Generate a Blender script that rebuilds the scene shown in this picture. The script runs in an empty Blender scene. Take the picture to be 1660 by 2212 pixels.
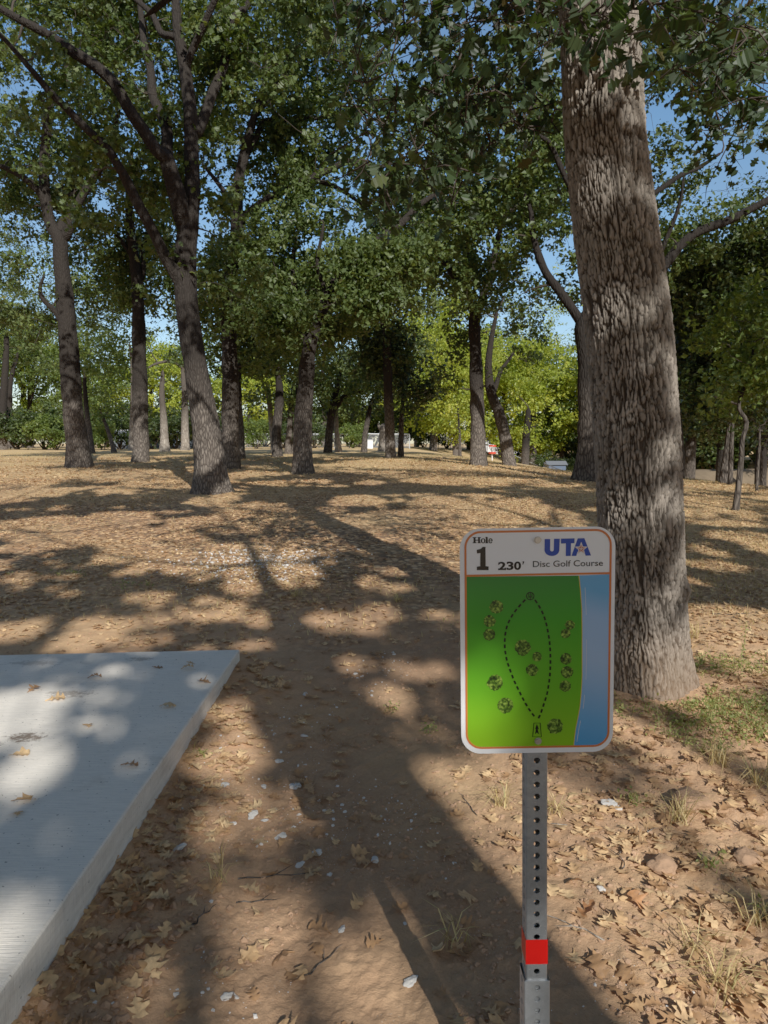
import bpy, bmesh, math, random
import numpy as np
from mathutils import Vector, Matrix
from mathutils.geometry import tessellate_polygon

random.seed(11)
rng = np.random.default_rng(11)
scene = bpy.context.scene
col = scene.collection
R = math.radians

# ------------------------------------------------------------------ camera model (used to measure the place)
EYE = 1.6
PITCH = math.atan((1106 - 958) / 1534.0)
CP, SP = math.cos(PITCH), math.sin(PITCH)
SUN_EL = R(31.5)
SUN_AZ = R(18.2)                       # shadows run forward and to the left
SHD = np.array([-math.sin(SUN_AZ), math.cos(SUN_AZ)])          # ground direction of shadows
SLEN = 1.0 / math.tan(SUN_EL)


def ray(px, py):
    u = (px - 830) / 1534.0
    v = (1106 - py) / 1534.0
    return np.array([u, CP + v * SP, -SP + v * CP])


def at(px, py, Y):
    d = ray(px, py)
    return np.array([0, 0, EYE]) + d * (Y / d[1])


# ------------------------------------------------------------------ numpy noise
def _h(ix, iy, iz, s):
    n = (ix.astype(np.int64) * 374761393 + iy.astype(np.int64) * 668265263 + iz.astype(np.int64) * 2147483647 + s * 974711) & 0xFFFFFFFF
    n = ((n ^ (n >> 13)) * 1274126177) & 0xFFFFFFFF
    n = ((n ^ (n >> 16)) * 2246822519) & 0xFFFFFFFF
    n = n ^ (n >> 15)
    return (n & 0xFFFFFF) / float(0xFFFFFF)


def vn(x, y, z=None, s=0):
    x = np.asarray(x, float); y = np.asarray(y, float)
    z = np.zeros_like(x) if z is None else np.asarray(z, float)
    ix, iy, iz = np.floor(x), np.floor(y), np.floor(z)
    fx, fy, fz = x - ix, y - iy, z - iz
    fx = fx * fx * (3 - 2 * fx); fy = fy * fy * (3 - 2 * fy); fz = fz * fz * (3 - 2 * fz)
    r = 0
    for a in (0, 1):
        for b in (0, 1):
            for c in (0, 1):
                w = (fx if a else 1 - fx) * (fy if b else 1 - fy) * (fz if c else 1 - fz)
                r = r + w * _h(ix + a, iy + b, iz + c, s)
    return r * 2 - 1


def fbm(x, y, z=None, o=4, s=0):
    r, a, f = 0, 1.0, 1.0
    for i in range(o):
        r = r + a * vn(np.asarray(x) * f, np.asarray(y) * f, None if z is None else np.asarray(z) * f, s + i * 17)
        a *= .5; f *= 2.03
    return r / 1.9


def sstep(a, b, x):
    t = np.clip((np.asarray(x, float) - a) / (b - a), 0, 1)
    return t * t * (3 - 2 * t)


def worley(u, v, wrap=None, s=3):
    iu, iv = np.floor(u), np.floor(v)
    f1 = np.full(u.shape, 9.0); f2 = np.full(u.shape, 9.0); cid = np.zeros(u.shape)
    for a in (-1, 0, 1):
        for b in (-1, 0, 1):
            cu, cv = iu + a, iv + b
            k = np.mod(cu, wrap) if wrap else cu
            z = np.zeros_like(k)
            jx = _h(k, cv, z, s) * .9 + .05; jy = _h(k, cv, z, s + 5) * .9 + .05
            d = np.hypot(cu + jx - u, cv + jy - v)
            cid = np.where(d < f1, _h(k, cv, z, s + 9), cid)
            f2 = np.where(d < f1, f1, np.minimum(f2, d)); f1 = np.minimum(f1, d)
    return f1, f2, cid


# ------------------------------------------------------------------ terrain
_ty = np.array([-3000, 3, 6, 9, 14, 22, 30, 45, 80, 5000.])
_tz = np.array([0, 0, .12, .30, .60, .88, 1.05, 1.15, 1.2, 1.2])


def Hs(x, y):
    x = np.asarray(x, float); y = np.asarray(y, float)
    k = np.clip(np.abs(y) * .12, .3, 4)
    z = sum(np.interp(y + o * k, _ty, _tz) for o in (-1, -.5, 0, .5, 1)) / 5
    z = z - sstep(1.5, 10, x) * np.clip((y - 8) / 34, 0, 1) * 1.15 * (1 - .8 * sstep(69, 84, y))
    far = 1 - sstep(60, 120, np.hypot(x, y))
    z = z - sstep(10.5, 16, x) * sstep(9, 20, y) * 2.2 * far + sstep(18, 26, x) * sstep(9, 20, y) * 2.6 * far
    z = z + .075 * np.exp(-((x + 1.0) / .4) ** 2) * (1 - sstep(4.6, 5.2, y))
    return z


def H(x, y):
    x = np.asarray(x, float); y = np.asarray(y, float)
    r = np.hypot(x, y)
    z = Hs(x, y) + .03 * fbm(x * .7, y * .7, o=2, s=2) * sstep(2.5, 6, r) + .016 * fbm(x * 2.6, y * 2.6, o=3, s=5)
    n = 1 - sstep(6, 10, r)
    soil = np.maximum(0, fbm(x * 16, y * 16, o=3, s=8))
    z = z + n * (.013 * soil + .006 * fbm(x * 45, y * 45, o=2, s=9))
    return z


def hz(x, y):
    return float(H(np.array([x]), np.array([y]))[0])


def hit(px, py, dmax=300.0):
    d = ray(px, py)
    t = np.linspace(1, dmax, 12000)
    P = np.array([0, 0, EYE])[None] + t[:, None] * d[None]
    g = P[:, 2] - Hs(P[:, 0], P[:, 1])
    k = np.argmax(g < 0) if (g < 0).any() else len(t) - 1
    p = P[k]
    return np.array([p[0], p[1], hz(p[0], p[1])])


# ------------------------------------------------------------------ chosen sun patches on the ground; leaves are cut out of crowns for them
Y1_EST = 4.6
NQ = np.array([math.cos(SUN_AZ), math.sin(SUN_AZ)])
_blobs = []
for (bx, by, rx, ry) in [
    (240, 1475, 22, 14), (210, 1528, 32, 15), (275, 1542, 22, 12), (275, 1590, 22, 15), (365, 1588, 24, 18), (340, 1612, 20, 10),
    (70, 1548, 85, 34), (45, 1612, 85, 20), (90, 1688, 36, 34), (145, 1822, 42, 34), (25, 2030, 55, 95), (300, 1672, 22, 16),
    (320, 1422, 26, 10), (400, 1417, 18, 8), (425, 1494, 22, 12), (160, 1700, 18, 12), (240, 1760, 20, 14),
    (525, 1620, 52, 60), (500, 1540, 44, 15), (435, 1665, 56, 25), (540, 1742, 60, 22), (370, 1945, 50, 48), (530, 1985, 42, 45),
    (480, 1795, 28, 20), (565, 1808, 28, 16), (820, 1510, 58, 26), (650, 2020, 52, 46), (425, 2050, 22, 32), (560, 2090, 40, 34),
    (750, 2105, 110, 72), (600, 2160, 120, 52), (830, 2170, 75, 80), (345, 2125, 24, 50), (665, 1762, 40, 13), (700, 1945, 20, 20),
    (100, 1132, 95, 16), (240, 1125, 75, 20), (275, 1160, 85, 15), (110, 1160, 90, 8), (750, 1158, 70, 12), (775, 1085, 60, 9),
    (960, 1090, 80, 20), (1120, 1110, 120, 26), (1000, 1190, 120, 26), (1200, 1160, 120, 40), (920, 1150, 60, 14), (1230, 1220, 70, 25),
    (180, 1385, 55, 24), (320, 1345, 42, 13), (230, 1350, 60, 14), (470, 1330, 60, 10), (560, 1265, 70, 14), (610, 1385, 30, 12),
    (700, 1335, 44, 12), (815, 1325, 46, 14), (430, 1230, 60, 11), (30, 1370, 50, 20), (60, 1180, 60, 10), (520, 1105, 55, 8),
    (1520, 1225, 70, 12), (1600, 1160, 60, 10), (1560, 1330, 90, 20), (1620, 1420, 60, 30), (1540, 1480, 60, 22), (1560, 1130, 70, 7),
]:
    d0 = ray(bx, by); t0 = (EYE - .1) / -d0[2]
    g0 = hit(bx, by)
    dist = math.hypot(g0[0], g0[1])
    if 95 < bx < 450 and by < 2100 and by > 1400: rx, ry = rx * .48, ry * .48
    ga, gb = hit(bx, by - ry), hit(bx, by + ry)
    _blobs.append((g0[0], g0[1], rx / 1534.0 * dist * .98 + .022, abs(ga[1] - gb[1]) * .5 + .03))
# sun patches that fall on the lower left of the sign face and on its post
SIGN_SUN = [(-.345, 2.98, .06, .13), (-.485, 3.36, .025, .06), (-.40, 3.14, .03, .05)]
_blobs += [(.16, 1.85, .13, .14), (.03, 2.25, .05, .16), (.20, 1.62, .12, .2),
           (.88, 7.8, .22, .5), (-.53, 10.5, .36, .32), (1.54, 5.95, .24, .3), (1.19, 6.8, .2, .3), (.0, 9.5, .3, .25), (-4.2, 16.3, .4, .8), (-4.9, 17.6, .3, .7), (-8.5, 26, .5, 1.2)]
def sun_on(px, py, rx, ry, Y):
    p = at(px, py, Y); gx, gy = p[0], p[1]
    for _ in range(4):
        t = (p[2] - float(Hs(gx, gy))) * SLEN; gx, gy = p[0] + SHD[0] * t, p[1] + SHD[1] * t
    s = Y / 1534.0
    _blobs.append((gx, gy, rx * s, ry * s * SLEN))


for q_ in [(1300, 235, 34, 26), (1345, 300, 26, 26), (1372, 190, 18, 34), (1325, 410, 22, 22), (1290, 500, 20, 26), (1445, 850, 22, 50), (1425, 640, 22, 40), (1340, 700, 16, 26), (1380, 800, 14, 22), (1400, 1010, 18, 26), (1335, 900, 14, 20), (1455, 1220, 22, 44), (1400, 1330, 22, 30), (1350, 1180, 16, 20)]:
    sun_on(*q_, Y1_EST - .26)
for q_ in [(440, 910, 22, 34), (452, 985, 24, 30), (425, 790, 16, 22), (400, 600, 14, 20)]:
    sun_on(*q_, 14.1)
_g = np.random.default_rng(303)
for _ in range(190):
    gy_ = _g.uniform(4.6, 12.5); gx_ = _g.uniform(-.62, .5) * gy_; r_ = _g.uniform(.035, .11) * (1 + .04 * gy_)
    _blobs.append((gx_, gy_, r_, r_ * _g.uniform(1.0, 1.9)))
for _ in range(26):
    r_ = _g.uniform(.025, .06); _blobs.append((_g.uniform(-2.5, -1.1), _g.uniform(1.9, 4.5), r_, r_ * 1.5))
for _ in range(22):
    r_ = _g.uniform(.03, .08); _blobs.append((_g.uniform(-.95, .15), _g.uniform(1.7, 4.6), r_, r_ * 1.5))
BL = np.array(_blobs)


def litmask(gx, gy):
    w1 = fbm(gx * 3.1, gy * 3.1, o=2, s=31); w2 = fbm(gx * 3.1 + 40, gy * 3.1, o=2, s=33)
    x = gx + .07 * w1 * np.clip(gy / 4, .5, 3); y = gy + .09 * w2 * np.clip(gy / 4, .5, 3)
    lit = np.zeros(gx.shape, bool)
    for (a, b, ra, rb) in BL:
        lit |= ((x - a) / ra) ** 2 + ((y - b) / rb) ** 2 < 1
    q = gx * NQ[0] + gy * NQ[1]
    lit &= ~((gy > 2.62) & (gy < 4.6) & (q > .47) & (q < 1.22))          # the sign and its post stand mostly in shade
    for (a, b, ra, rb) in SIGN_SUN:
        lit |= ((gx - a) / ra) ** 2 + ((gy - b) / rb) ** 2 < 1
    right = (q > 1.22) & (gy < 3.4 + 1.7 * np.clip(gx - .8, 0, 1.5) + .35 * w1) & (gy > .3) & (gx < 7)
    band = (np.abs(q - 1.98 - .10 * w1) < .14) | (np.abs(q - 2.75 - .14 * w2) < .17) | (np.abs(q - 3.5 + .2 * w1) < .16)
    nz = fbm(gx * 1.7, gy * .9, o=3, s=41)
    lit |= right & ~band & (nz > -.34)
    mid = gy > 7.0
    nm = fbm(gx * .55 + 9, gy * .36, o=4, s=51) + .16 * vn(gx * 4.2, gy * 3.1, s=58) + .10 * vn(gx * 8, gy * 6, s=59)
    lit |= mid & (nm > .27 - .10 * sstep(14, 30, gy))
    # broad stretches where leaves are cut away to let sun in
    n2_ = fbm(gx * 1.6, gy * .8, o=3, s=55)
    for (cx, cy, ra, rb) in [(1.85, 9.7, 1.35, 1.5), (-4.3, 10.0, 1.9, .9), (4.9, 8.6, 1.0, 1.1), (.9, 13.2, 2.0, 1.0), (-1.6, 16.5, 1.6, .9), (2.6, 17, 2.2, 1.2), (-6.5, 14.5, 1.6, .8)]:
        lit |= (((gx - cx) / ra) ** 2 + ((gy - cy) / rb) ** 2 < 1) & (n2_ + .25 * vn(gx * 5, gy * 3.5, s=60) > -.12)
    return lit


def ground_of(P):
    t = (P[:, 2] - .15) * SLEN
    return P[:, 0] + SHD[0] * t, P[:, 1] + SHD[1] * t


def unlit(P):
    gx, gy = ground_of(P)
    for _ in range(2):                       # settle on the sloping ground
        z = Hs(gx, gy)
        t = (P[:, 2] - z) * SLEN
        gx, gy = P[:, 0] + SHD[0] * t, P[:, 1] + SHD[1] * t
    return ~litmask(gx, gy)


# ------------------------------------------------------------------ object helpers
def np_obj(name, V, flat, counts, mat, parent=None, smooth=True, attrs=None, origin=None):
    V = np.asarray(V, np.float32)
    if origin is not None:
        V = V - np.asarray(origin, np.float32)
    me = bpy.data.meshes.new(name)
    me.vertices.add(len(V)); me.vertices.foreach_set('co', V.ravel())
    flat = np.asarray(flat, np.int32); counts = np.asarray(counts, np.int32)
    me.loops.add(len(flat)); me.loops.foreach_set('vertex_index', flat)
    me.polygons.add(len(counts))
    st = np.zeros(len(counts), np.int32); st[1:] = np.cumsum(counts)[:-1]
    me.polygons.foreach_set('loop_start', st)
    me.update(calc_edges=True)
    me.polygons.foreach_set('use_smooth', np.full(len(counts), bool(smooth)))
    for k, (dom, vals) in (attrs or {}).items():
        a = me.attributes.new(k, 'FLOAT', dom)
        a.data.foreach_set('value', np.asarray(vals, np.float32))
    if mat:
        me.materials.append(mat)
    o = bpy.data.objects.new(name, me); col.objects.link(o)
    if parent:
        o.parent = parent
    return o


def merged(name, parts, parent, origin, smooth=True, attrs=None):
    """several builders (builder, material) joined into one mesh"""
    Vs, fl, ct, mi, off = [], [], [], [], 0
    ms = []
    for mb, mat in parts:
        if not mb.V: continue
        if mat not in ms: ms.append(mat)
        for f in mb.F:
            if f.ndim == 1:
                fl.append(f + off); ct.append([len(f)]); mi.append([ms.index(mat)])
            else:
                fl.append(f.ravel() + off); ct.append(np.full(len(f), f.shape[1])); mi.append(np.full(len(f), ms.index(mat)))
        Vs += mb.V; off += mb.n
    o = np_obj(name, np.concatenate(Vs), np.concatenate(fl), np.concatenate(ct), ms[0], parent, smooth, attrs, origin)
    for m in ms[1:]: o.data.materials.append(m)
    o.data.polygons.foreach_set('material_index', np.concatenate(mi).astype(np.int32))
    return o


class MB:
    def __init__(s):
        s.V, s.F, s.n = [], [], 0

    def add(s, V, faces):
        V = np.asarray(V, float)
        for f in faces:
            s.F.append(np.asarray(f) + s.n)
        s.V.append(V); s.n += len(V)

    def addq(s, V, Q):
        s.V.append(np.asarray(V, float)); s.F.append(np.asarray(Q, np.int64) + s.n); s.n += len(V)

    def box(s, c, d, rot=None):
        V = np.array([[x, y, z] for x in (-.5, .5) for y in (-.5, .5) for z in (-.5, .5)]) * np.asarray(d)
        if rot is not None:
            V = V @ np.array(rot.to_3x3()).T
        s.add(V + np.asarray(c), [(0, 1, 3, 2), (4, 6, 7, 5), (0, 4, 5, 1), (2, 3, 7, 6), (0, 2, 6, 4), (1, 5, 7, 3)])

    def tube(s, P, Rr, k=8, **kw):
        V, Q = tube(np.asarray(P, float), np.asarray(Rr, float), k, **kw); s.addq(V, Q)

    def obj(s, name, mat, parent=None, smooth=False, origin=None, attrs=None):
        fl, ct = [], []
        for f in s.F:
            if f.ndim == 1:
                fl.append(f); ct.append(np.array([len(f)]))
            else:
                fl.append(f.ravel()); ct.append(np.full(len(f), f.shape[1]))
        return np_obj(name, np.concatenate(s.V), np.concatenate(fl), np.concatenate(ct), mat, parent, smooth, attrs, origin)


def tag(o, label=None, cat=None, group=None, kind=None):
    if label: o['label'] = label
    if cat: o['category'] = cat
    if group: o['group'] = group
    if kind: o['kind'] = kind
    return o


def empty(name, loc, label=None, cat=None, group=None):
    o = bpy.data.objects.new(name, None); col.objects.link(o)
    o.location = [float(v) for v in loc]; o.empty_display_size = .2
    return tag(o, label, cat, group)


def tube(P, Rr, k=8, flare=0, fseed=0, rough=0):
    n = len(P)
    T = np.gradient(P, axis=0); T /= np.linalg.norm(T, axis=1)[:, None] + 1e-9
    a = np.array([1., 0, 0]) if abs(T[0][0]) < .8 else np.array([0, 1., 0])
    U = np.zeros_like(P); u = a - T[0] * a.dot(T[0]); u /= np.linalg.norm(u)
    for i in range(n):
        u = u - T[i] * u.dot(T[i]); u /= np.linalg.norm(u) + 1e-9; U[i] = u
    W = np.cross(T, U)
    th = np.arange(k) * 2 * math.pi / k
    rad = np.repeat(Rr[:, None], k, 1)
    if flare:
        h = (P[:, 2] - P[0][2])[:, None]
        lob = .55 + .45 * np.cos(th * 5 + fseed + .8 * np.sin(th * 2 + fseed)) + .25 * np.cos(th * 3 + 2 * fseed)
        rad = rad * (1 + flare * np.exp(-np.clip(h, 0, 9) / (Rr[0] * 1.0 + .08)) * np.clip(lob, .1, 2)[None])
    if rough:
        rad = rad * (1 + rough * vn(np.cos(th)[None] * 2.2 + 0 * h if False else np.cos(th)[None] * 2.2 + P[:, :1] * 0, np.sin(th)[None] * 2.2 + P[:, :1] * 0, P[:, 2:] * 2.5 + fseed + 0 * th[None]))
    V = P[:, None] + rad[..., None] * (np.cos(th)[None, :, None] * U[:, None] + np.sin(th)[None, :, None] * W[:, None])
    i = np.arange(n - 1)[:, None] * k; j = np.arange(k)[None]; j2 = (j + 1) % k
    Q = np.stack([i + j, i + j2, i + k + j2, i + k + j], -1).reshape(-1, 4)
    V = V.reshape(-1, 3)
    V = np.vstack([V, P[-1:] + T[-1:] * Rr[-1] * .5]); e = len(V) - 1
    cap = np.stack([(n - 1) * k + np.arange(k), (n - 1) * k + (np.arange(k) + 1) % k, np.full(k, e), np.full(k, e)], -1)
    # caps as thin quads avoided: use last ring twice collapsed
    Q = np.vstack([Q])
    V[(n - 1) * k:(n) * k] = V[(n - 1) * k:n * k] if n < 3 else V[(n - 1) * k:n * k] * .0 + (P[-1] + (V[(n - 1) * k:n * k] - P[-1]) * .25)
    return V[:-1], Q


def crom(P, Rr, step):
    P = np.asarray(P, float); Rr = np.asarray(Rr, float)
    if len(P) < 2: return P, Rr
    Q = np.vstack([2 * P[0] - P[1], P, 2 * P[-1] - P[-2]])
    out, ro = [], []
    for i in range(len(P) - 1):
        p0, p1, p2, p3 = Q[i:i + 4]
        n = max(1, int(math.ceil(np.linalg.norm(p2 - p1) / step)))
        t = (np.arange(n) / n)[:, None]
        out.append(.5 * (2 * p1 + (p2 - p0) * t + (2 * p0 - 5 * p1 + 4 * p2 - p3) * t ** 2 + (3 * p1 - p0 - 3 * p2 + p3) * t ** 3))
        ro.append(Rr[i] + (Rr[i + 1] - Rr[i]) * t[:, 0])
    out.append(P[-1:]); ro.append(Rr[-1:])
    return np.vstack(out), np.concatenate(ro)


# ------------------------------------------------------------------ materials
def newmat(name):
    m = bpy.data.materials.new(name); m.use_nodes = True
    nt = m.node_tree; nt.nodes.clear()
    out = nt.nodes.new('ShaderNodeOutputMaterial')
    return m, nt, out


class NT:
    def __init__(s, nt): s.nt = nt

    def n(s, t, **kw):
        nd = s.nt.nodes.new('ShaderNode' + t)
        for k, v in kw.items():
            if k in ('ins',):
                for a, b in v.items():
                    if hasattr(b, 'is_output'):
                        s.nt.links.new(b, nd.inputs[a])
                    else:
                        nd.inputs[a].default_value = b
            else:
                setattr(nd, k, v)
        return nd

    def ramp(s, fac, stops, interp='LINEAR'):
        nd = s.nt.nodes.new('ShaderNodeValToRGB'); nd.color_ramp.interpolation = interp
        el = nd.color_ramp.elements
        while len(el) > 1: el.remove(el[-1])
        el[0].position = stops[0][0]; el[0].color = (*stops[0][1], 1) if len(stops[0][1]) == 3 else stops[0][1]
        for p, c in stops[1:]:
            e = el.new(p); e.color = (*c, 1)
        s.nt.links.new(fac, nd.inputs[0]); return nd.outputs[0]

    def mix(s, fac, a, b, mode='MIX'):
        nd = s.nt.nodes.new('ShaderNodeMix'); nd.data_type = 'RGBA'; nd.blend_type = mode
        for i, v in ((0, fac), (6, a), (7, b)):
            if hasattr(v, 'is_output'): s.nt.links.new(v, nd.inputs[i])
            else: nd.inputs[i].default_value = v if i == 0 else (*v, 1)
        return nd.outputs[2]

    def math(s, op, a, b=0.0, clamp=False):
        nd = s.nt.nodes.new('ShaderNodeMath'); nd.operation = op; nd.use_clamp = clamp
        for i, v in ((0, a), (1, b)):
            if hasattr(v, 'is_output'): s.nt.links.new(v, nd.inputs[i])
            else: nd.inputs[i].default_value = v
        return nd.outputs[0]

    def coords(s, kind='Object', scale=(1, 1, 1)):
        tc = s.n('TexCoord'); mp = s.n('Mapping'); mp.inputs['Scale'].default_value = scale
        s.nt.links.new(tc.outputs[kind], mp.inputs[0]); return mp.outputs[0]

    def noise(s, vec, scale, detail=4, rough=.55, dist=0.0):
        nd = s.n('TexNoise'); nd.inputs['Scale'].default_value = scale; nd.inputs['Detail'].default_value = detail
        nd.inputs['Roughness'].default_value = rough; nd.inputs['Distortion'].default_value = dist
        s.nt.links.new(vec, nd.inputs['Vector']); return nd.outputs['Fac']

    def bump(s, h, st=.5, dist=.01, normal=None):
        nd = s.n('Bump'); nd.inputs['Strength'].default_value = st; nd.inputs['Distance'].default_value = dist
        s.nt.links.new(h, nd.inputs['Height'])
        if normal: s.nt.links.new(normal, nd.inputs['Normal'])
        return nd.outputs[0]

    def bsdf(s, out, color, rough=.8, spec=.3, metal=0.0, normal=None):
        b = s.n('BsdfPrincipled')
        for k, v in (('Base Color', color), ('Roughness', rough), ('Specular IOR Level', spec), ('Metallic', metal)):
            if hasattr(v, 'is_output'): s.nt.links.new(v, b.inputs[k])
            else: b.inputs[k].default_value = (*v, 1) if k == 'Base Color' else v
        if normal: s.nt.links.new(normal, b.inputs['Normal'])
        if out is not None: s.nt.links.new(b.outputs[0], out.inputs[0])
        return b


def plain(name, c, rough=.6, spec=.3, metal=0.0, var=.12, scale=20, bump=0.0):
    m, nt, out = newmat(name); N = NT(nt)
    v = N.coords(); f = N.noise(v, scale, 5)
    c2 = N.mix(f, tuple(x * (1 - var) for x in c), tuple(min(1, x * (1 + var)) for x in c))
    nm = N.bump(N.noise(v, scale * 6, 3), bump, .003) if bump else None
    N.bsdf(out, c2, rough, spec, metal, nm); return m


def leafmat(name, stops, trans=.32, tcol=1.7, rough=.5):
    m, nt, out = newmat(name); N = NT(nt)
    a = N.n('Attribute', attribute_name='rnd')
    c = N.ramp(a.outputs['Fac'], stops)
    b = N.bsdf(None, c, rough, .35)
    tc = N.mix(1.0, c, (tcol * 1.05, tcol, tcol * .45), 'MULTIPLY')
    t = N.n('BsdfTranslucent'); nt.links.new(tc, t.inputs[0])
    mx = N.n('MixShader'); mx.inputs[0].default_value = trans
    nt.links.new(b.outputs[0], mx.inputs[1]); nt.links.new(t.outputs[0], mx.inputs[2]); nt.links.new(mx.outputs[0], out.inputs[0])
    return m


M = {}
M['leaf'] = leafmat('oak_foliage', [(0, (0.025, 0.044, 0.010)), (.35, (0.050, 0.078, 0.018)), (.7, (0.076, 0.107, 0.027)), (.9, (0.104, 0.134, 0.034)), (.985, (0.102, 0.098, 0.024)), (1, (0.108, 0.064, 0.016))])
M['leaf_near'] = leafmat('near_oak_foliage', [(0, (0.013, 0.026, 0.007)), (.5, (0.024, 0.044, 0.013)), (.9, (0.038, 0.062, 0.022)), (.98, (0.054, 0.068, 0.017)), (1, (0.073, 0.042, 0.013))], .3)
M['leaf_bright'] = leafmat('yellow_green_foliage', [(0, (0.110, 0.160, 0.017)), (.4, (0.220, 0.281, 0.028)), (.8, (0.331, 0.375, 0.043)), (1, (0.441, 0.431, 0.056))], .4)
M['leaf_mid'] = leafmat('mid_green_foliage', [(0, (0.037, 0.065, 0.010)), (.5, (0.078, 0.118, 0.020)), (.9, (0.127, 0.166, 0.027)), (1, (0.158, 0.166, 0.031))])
M['leaf_dark'] = leafmat('dark_creek_foliage', [(0, (0.012, 0.020, 0.004)), (.5, (0.027, 0.044, 0.009)), (.85, (0.054, 0.080, 0.015)), (1, (0.098, 0.115, 0.021))], .22)  # dark green leaf, with the creek wood's shade partly lowered into its colour


def barkmat(name, hi, lo, sc=1.0, attr=False):
    m, nt, out = newmat(name); N = NT(nt)
    v = N.coords('Object')
    if attr:
        a = N.n('Attribute', attribute_name='bark').outputs['Fac']
        pid = N.n('Attribute', attribute_name='plate').outputs['Fac']
        st = N.coords('Object', (60, 60, 14))
        fine = N.noise(st, 1.0, 6, .65)
        c0 = N.mix(pid, tuple(x * .62 for x in hi), tuple(x * 1.25 for x in hi))
        c1 = N.mix(N.ramp(fine, [(.35, (0, 0, 0)), (.7, (1, 1, 1))]), tuple(x * .55 for x in hi), c0)
        big = N.noise(v, 2.2, 3)
        c1 = N.mix(N.ramp(big, [(.42, (0, 0, 0)), (.7, (.5, .5, .5))]), c1, (.20, .17, .13))
        c = N.mix(N.ramp(a, [(.08, (0, 0, 0)), (.40, (.55, .55, .55)), (.85, (1, 1, 1))]), lo, c1)
        # reddish soil splash at the foot
        z = N.n('SeparateXYZ'); nt.links.new(v, z.inputs[0])
        ft = N.math('MULTIPLY', N.ramp(z.outputs[2], [(.0, (1, 1, 1)), (.5, (0, 0, 0))]), .55)
        c = N.mix(ft, c, (.24, .15, .09))
        nm = N.bump(fine, .9, .010)
        N.bsdf(out, c, .9, .15, 0, nm); return m
    st = N.coords('Object', (15 * sc, 15 * sc, 4.2 * sc))
    w = N.noise(N.coords('Object', (6, 6, 3)), 1.0, 3)
    wv = N.n('VectorMath', operation='ADD'); nt.links.new(st, wv.inputs[0]); nt.links.new(w, wv.inputs[1])
    vo = N.n('TexVoronoi', feature='DISTANCE_TO_EDGE'); nt.links.new(wv.outputs[0], vo.inputs['Vector']); vo.inputs['Scale'].default_value = 1.0
    edge = N.ramp(vo.outputs['Distance'], [(0, (0, 0, 0)), (.28, (1, 1, 1))])
    fine = N.noise(N.coords('Object', (40, 40, 12)), 1.0, 5, .65)
    big = N.noise(v, .9, 3)
    c1 = N.mix(N.ramp(fine, [(.3, (0, 0, 0)), (.7, (1, 1, 1))]), tuple(x * .6 for x in hi), hi)
    c1 = N.mix(N.ramp(big, [(.4, (0, 0, 0)), (.65, (.55, .55, .55))]), c1, tuple(x * .72 for x in hi))
    c = N.mix(edge, lo, c1)
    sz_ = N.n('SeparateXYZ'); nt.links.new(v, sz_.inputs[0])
    limb_shade = N.ramp(N.math('MULTIPLY', N.math('ADD', sz_.outputs[2], N.math('MULTIPLY', big, 1.5)), .1), [(.13, (0, 0, 0)), (.36, (.97, .97, .97))])
    c = N.mix(limb_shade, c, tuple(x * .38 for x in lo))  # canopy shade on upper trunk and limbs, painted into the bark by height
    h = N.math('ADD', N.math('MULTIPLY', edge, 1.0), N.math('MULTIPLY', fine, .5))
    N.bsdf(out, c, .92, .12, 0, N.bump(h, .8, .02)); return m


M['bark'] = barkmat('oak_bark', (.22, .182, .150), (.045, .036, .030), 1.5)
M['bark_near'] = barkmat('furrowed_bark', (.335, .283, .235), (.050, .040, .032), attr=True)
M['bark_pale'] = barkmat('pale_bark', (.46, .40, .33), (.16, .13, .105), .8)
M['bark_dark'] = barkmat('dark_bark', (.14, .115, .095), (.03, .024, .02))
M['twig'] = plain('twig_bark', (.045, .036, .029), .9, .1)


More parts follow.
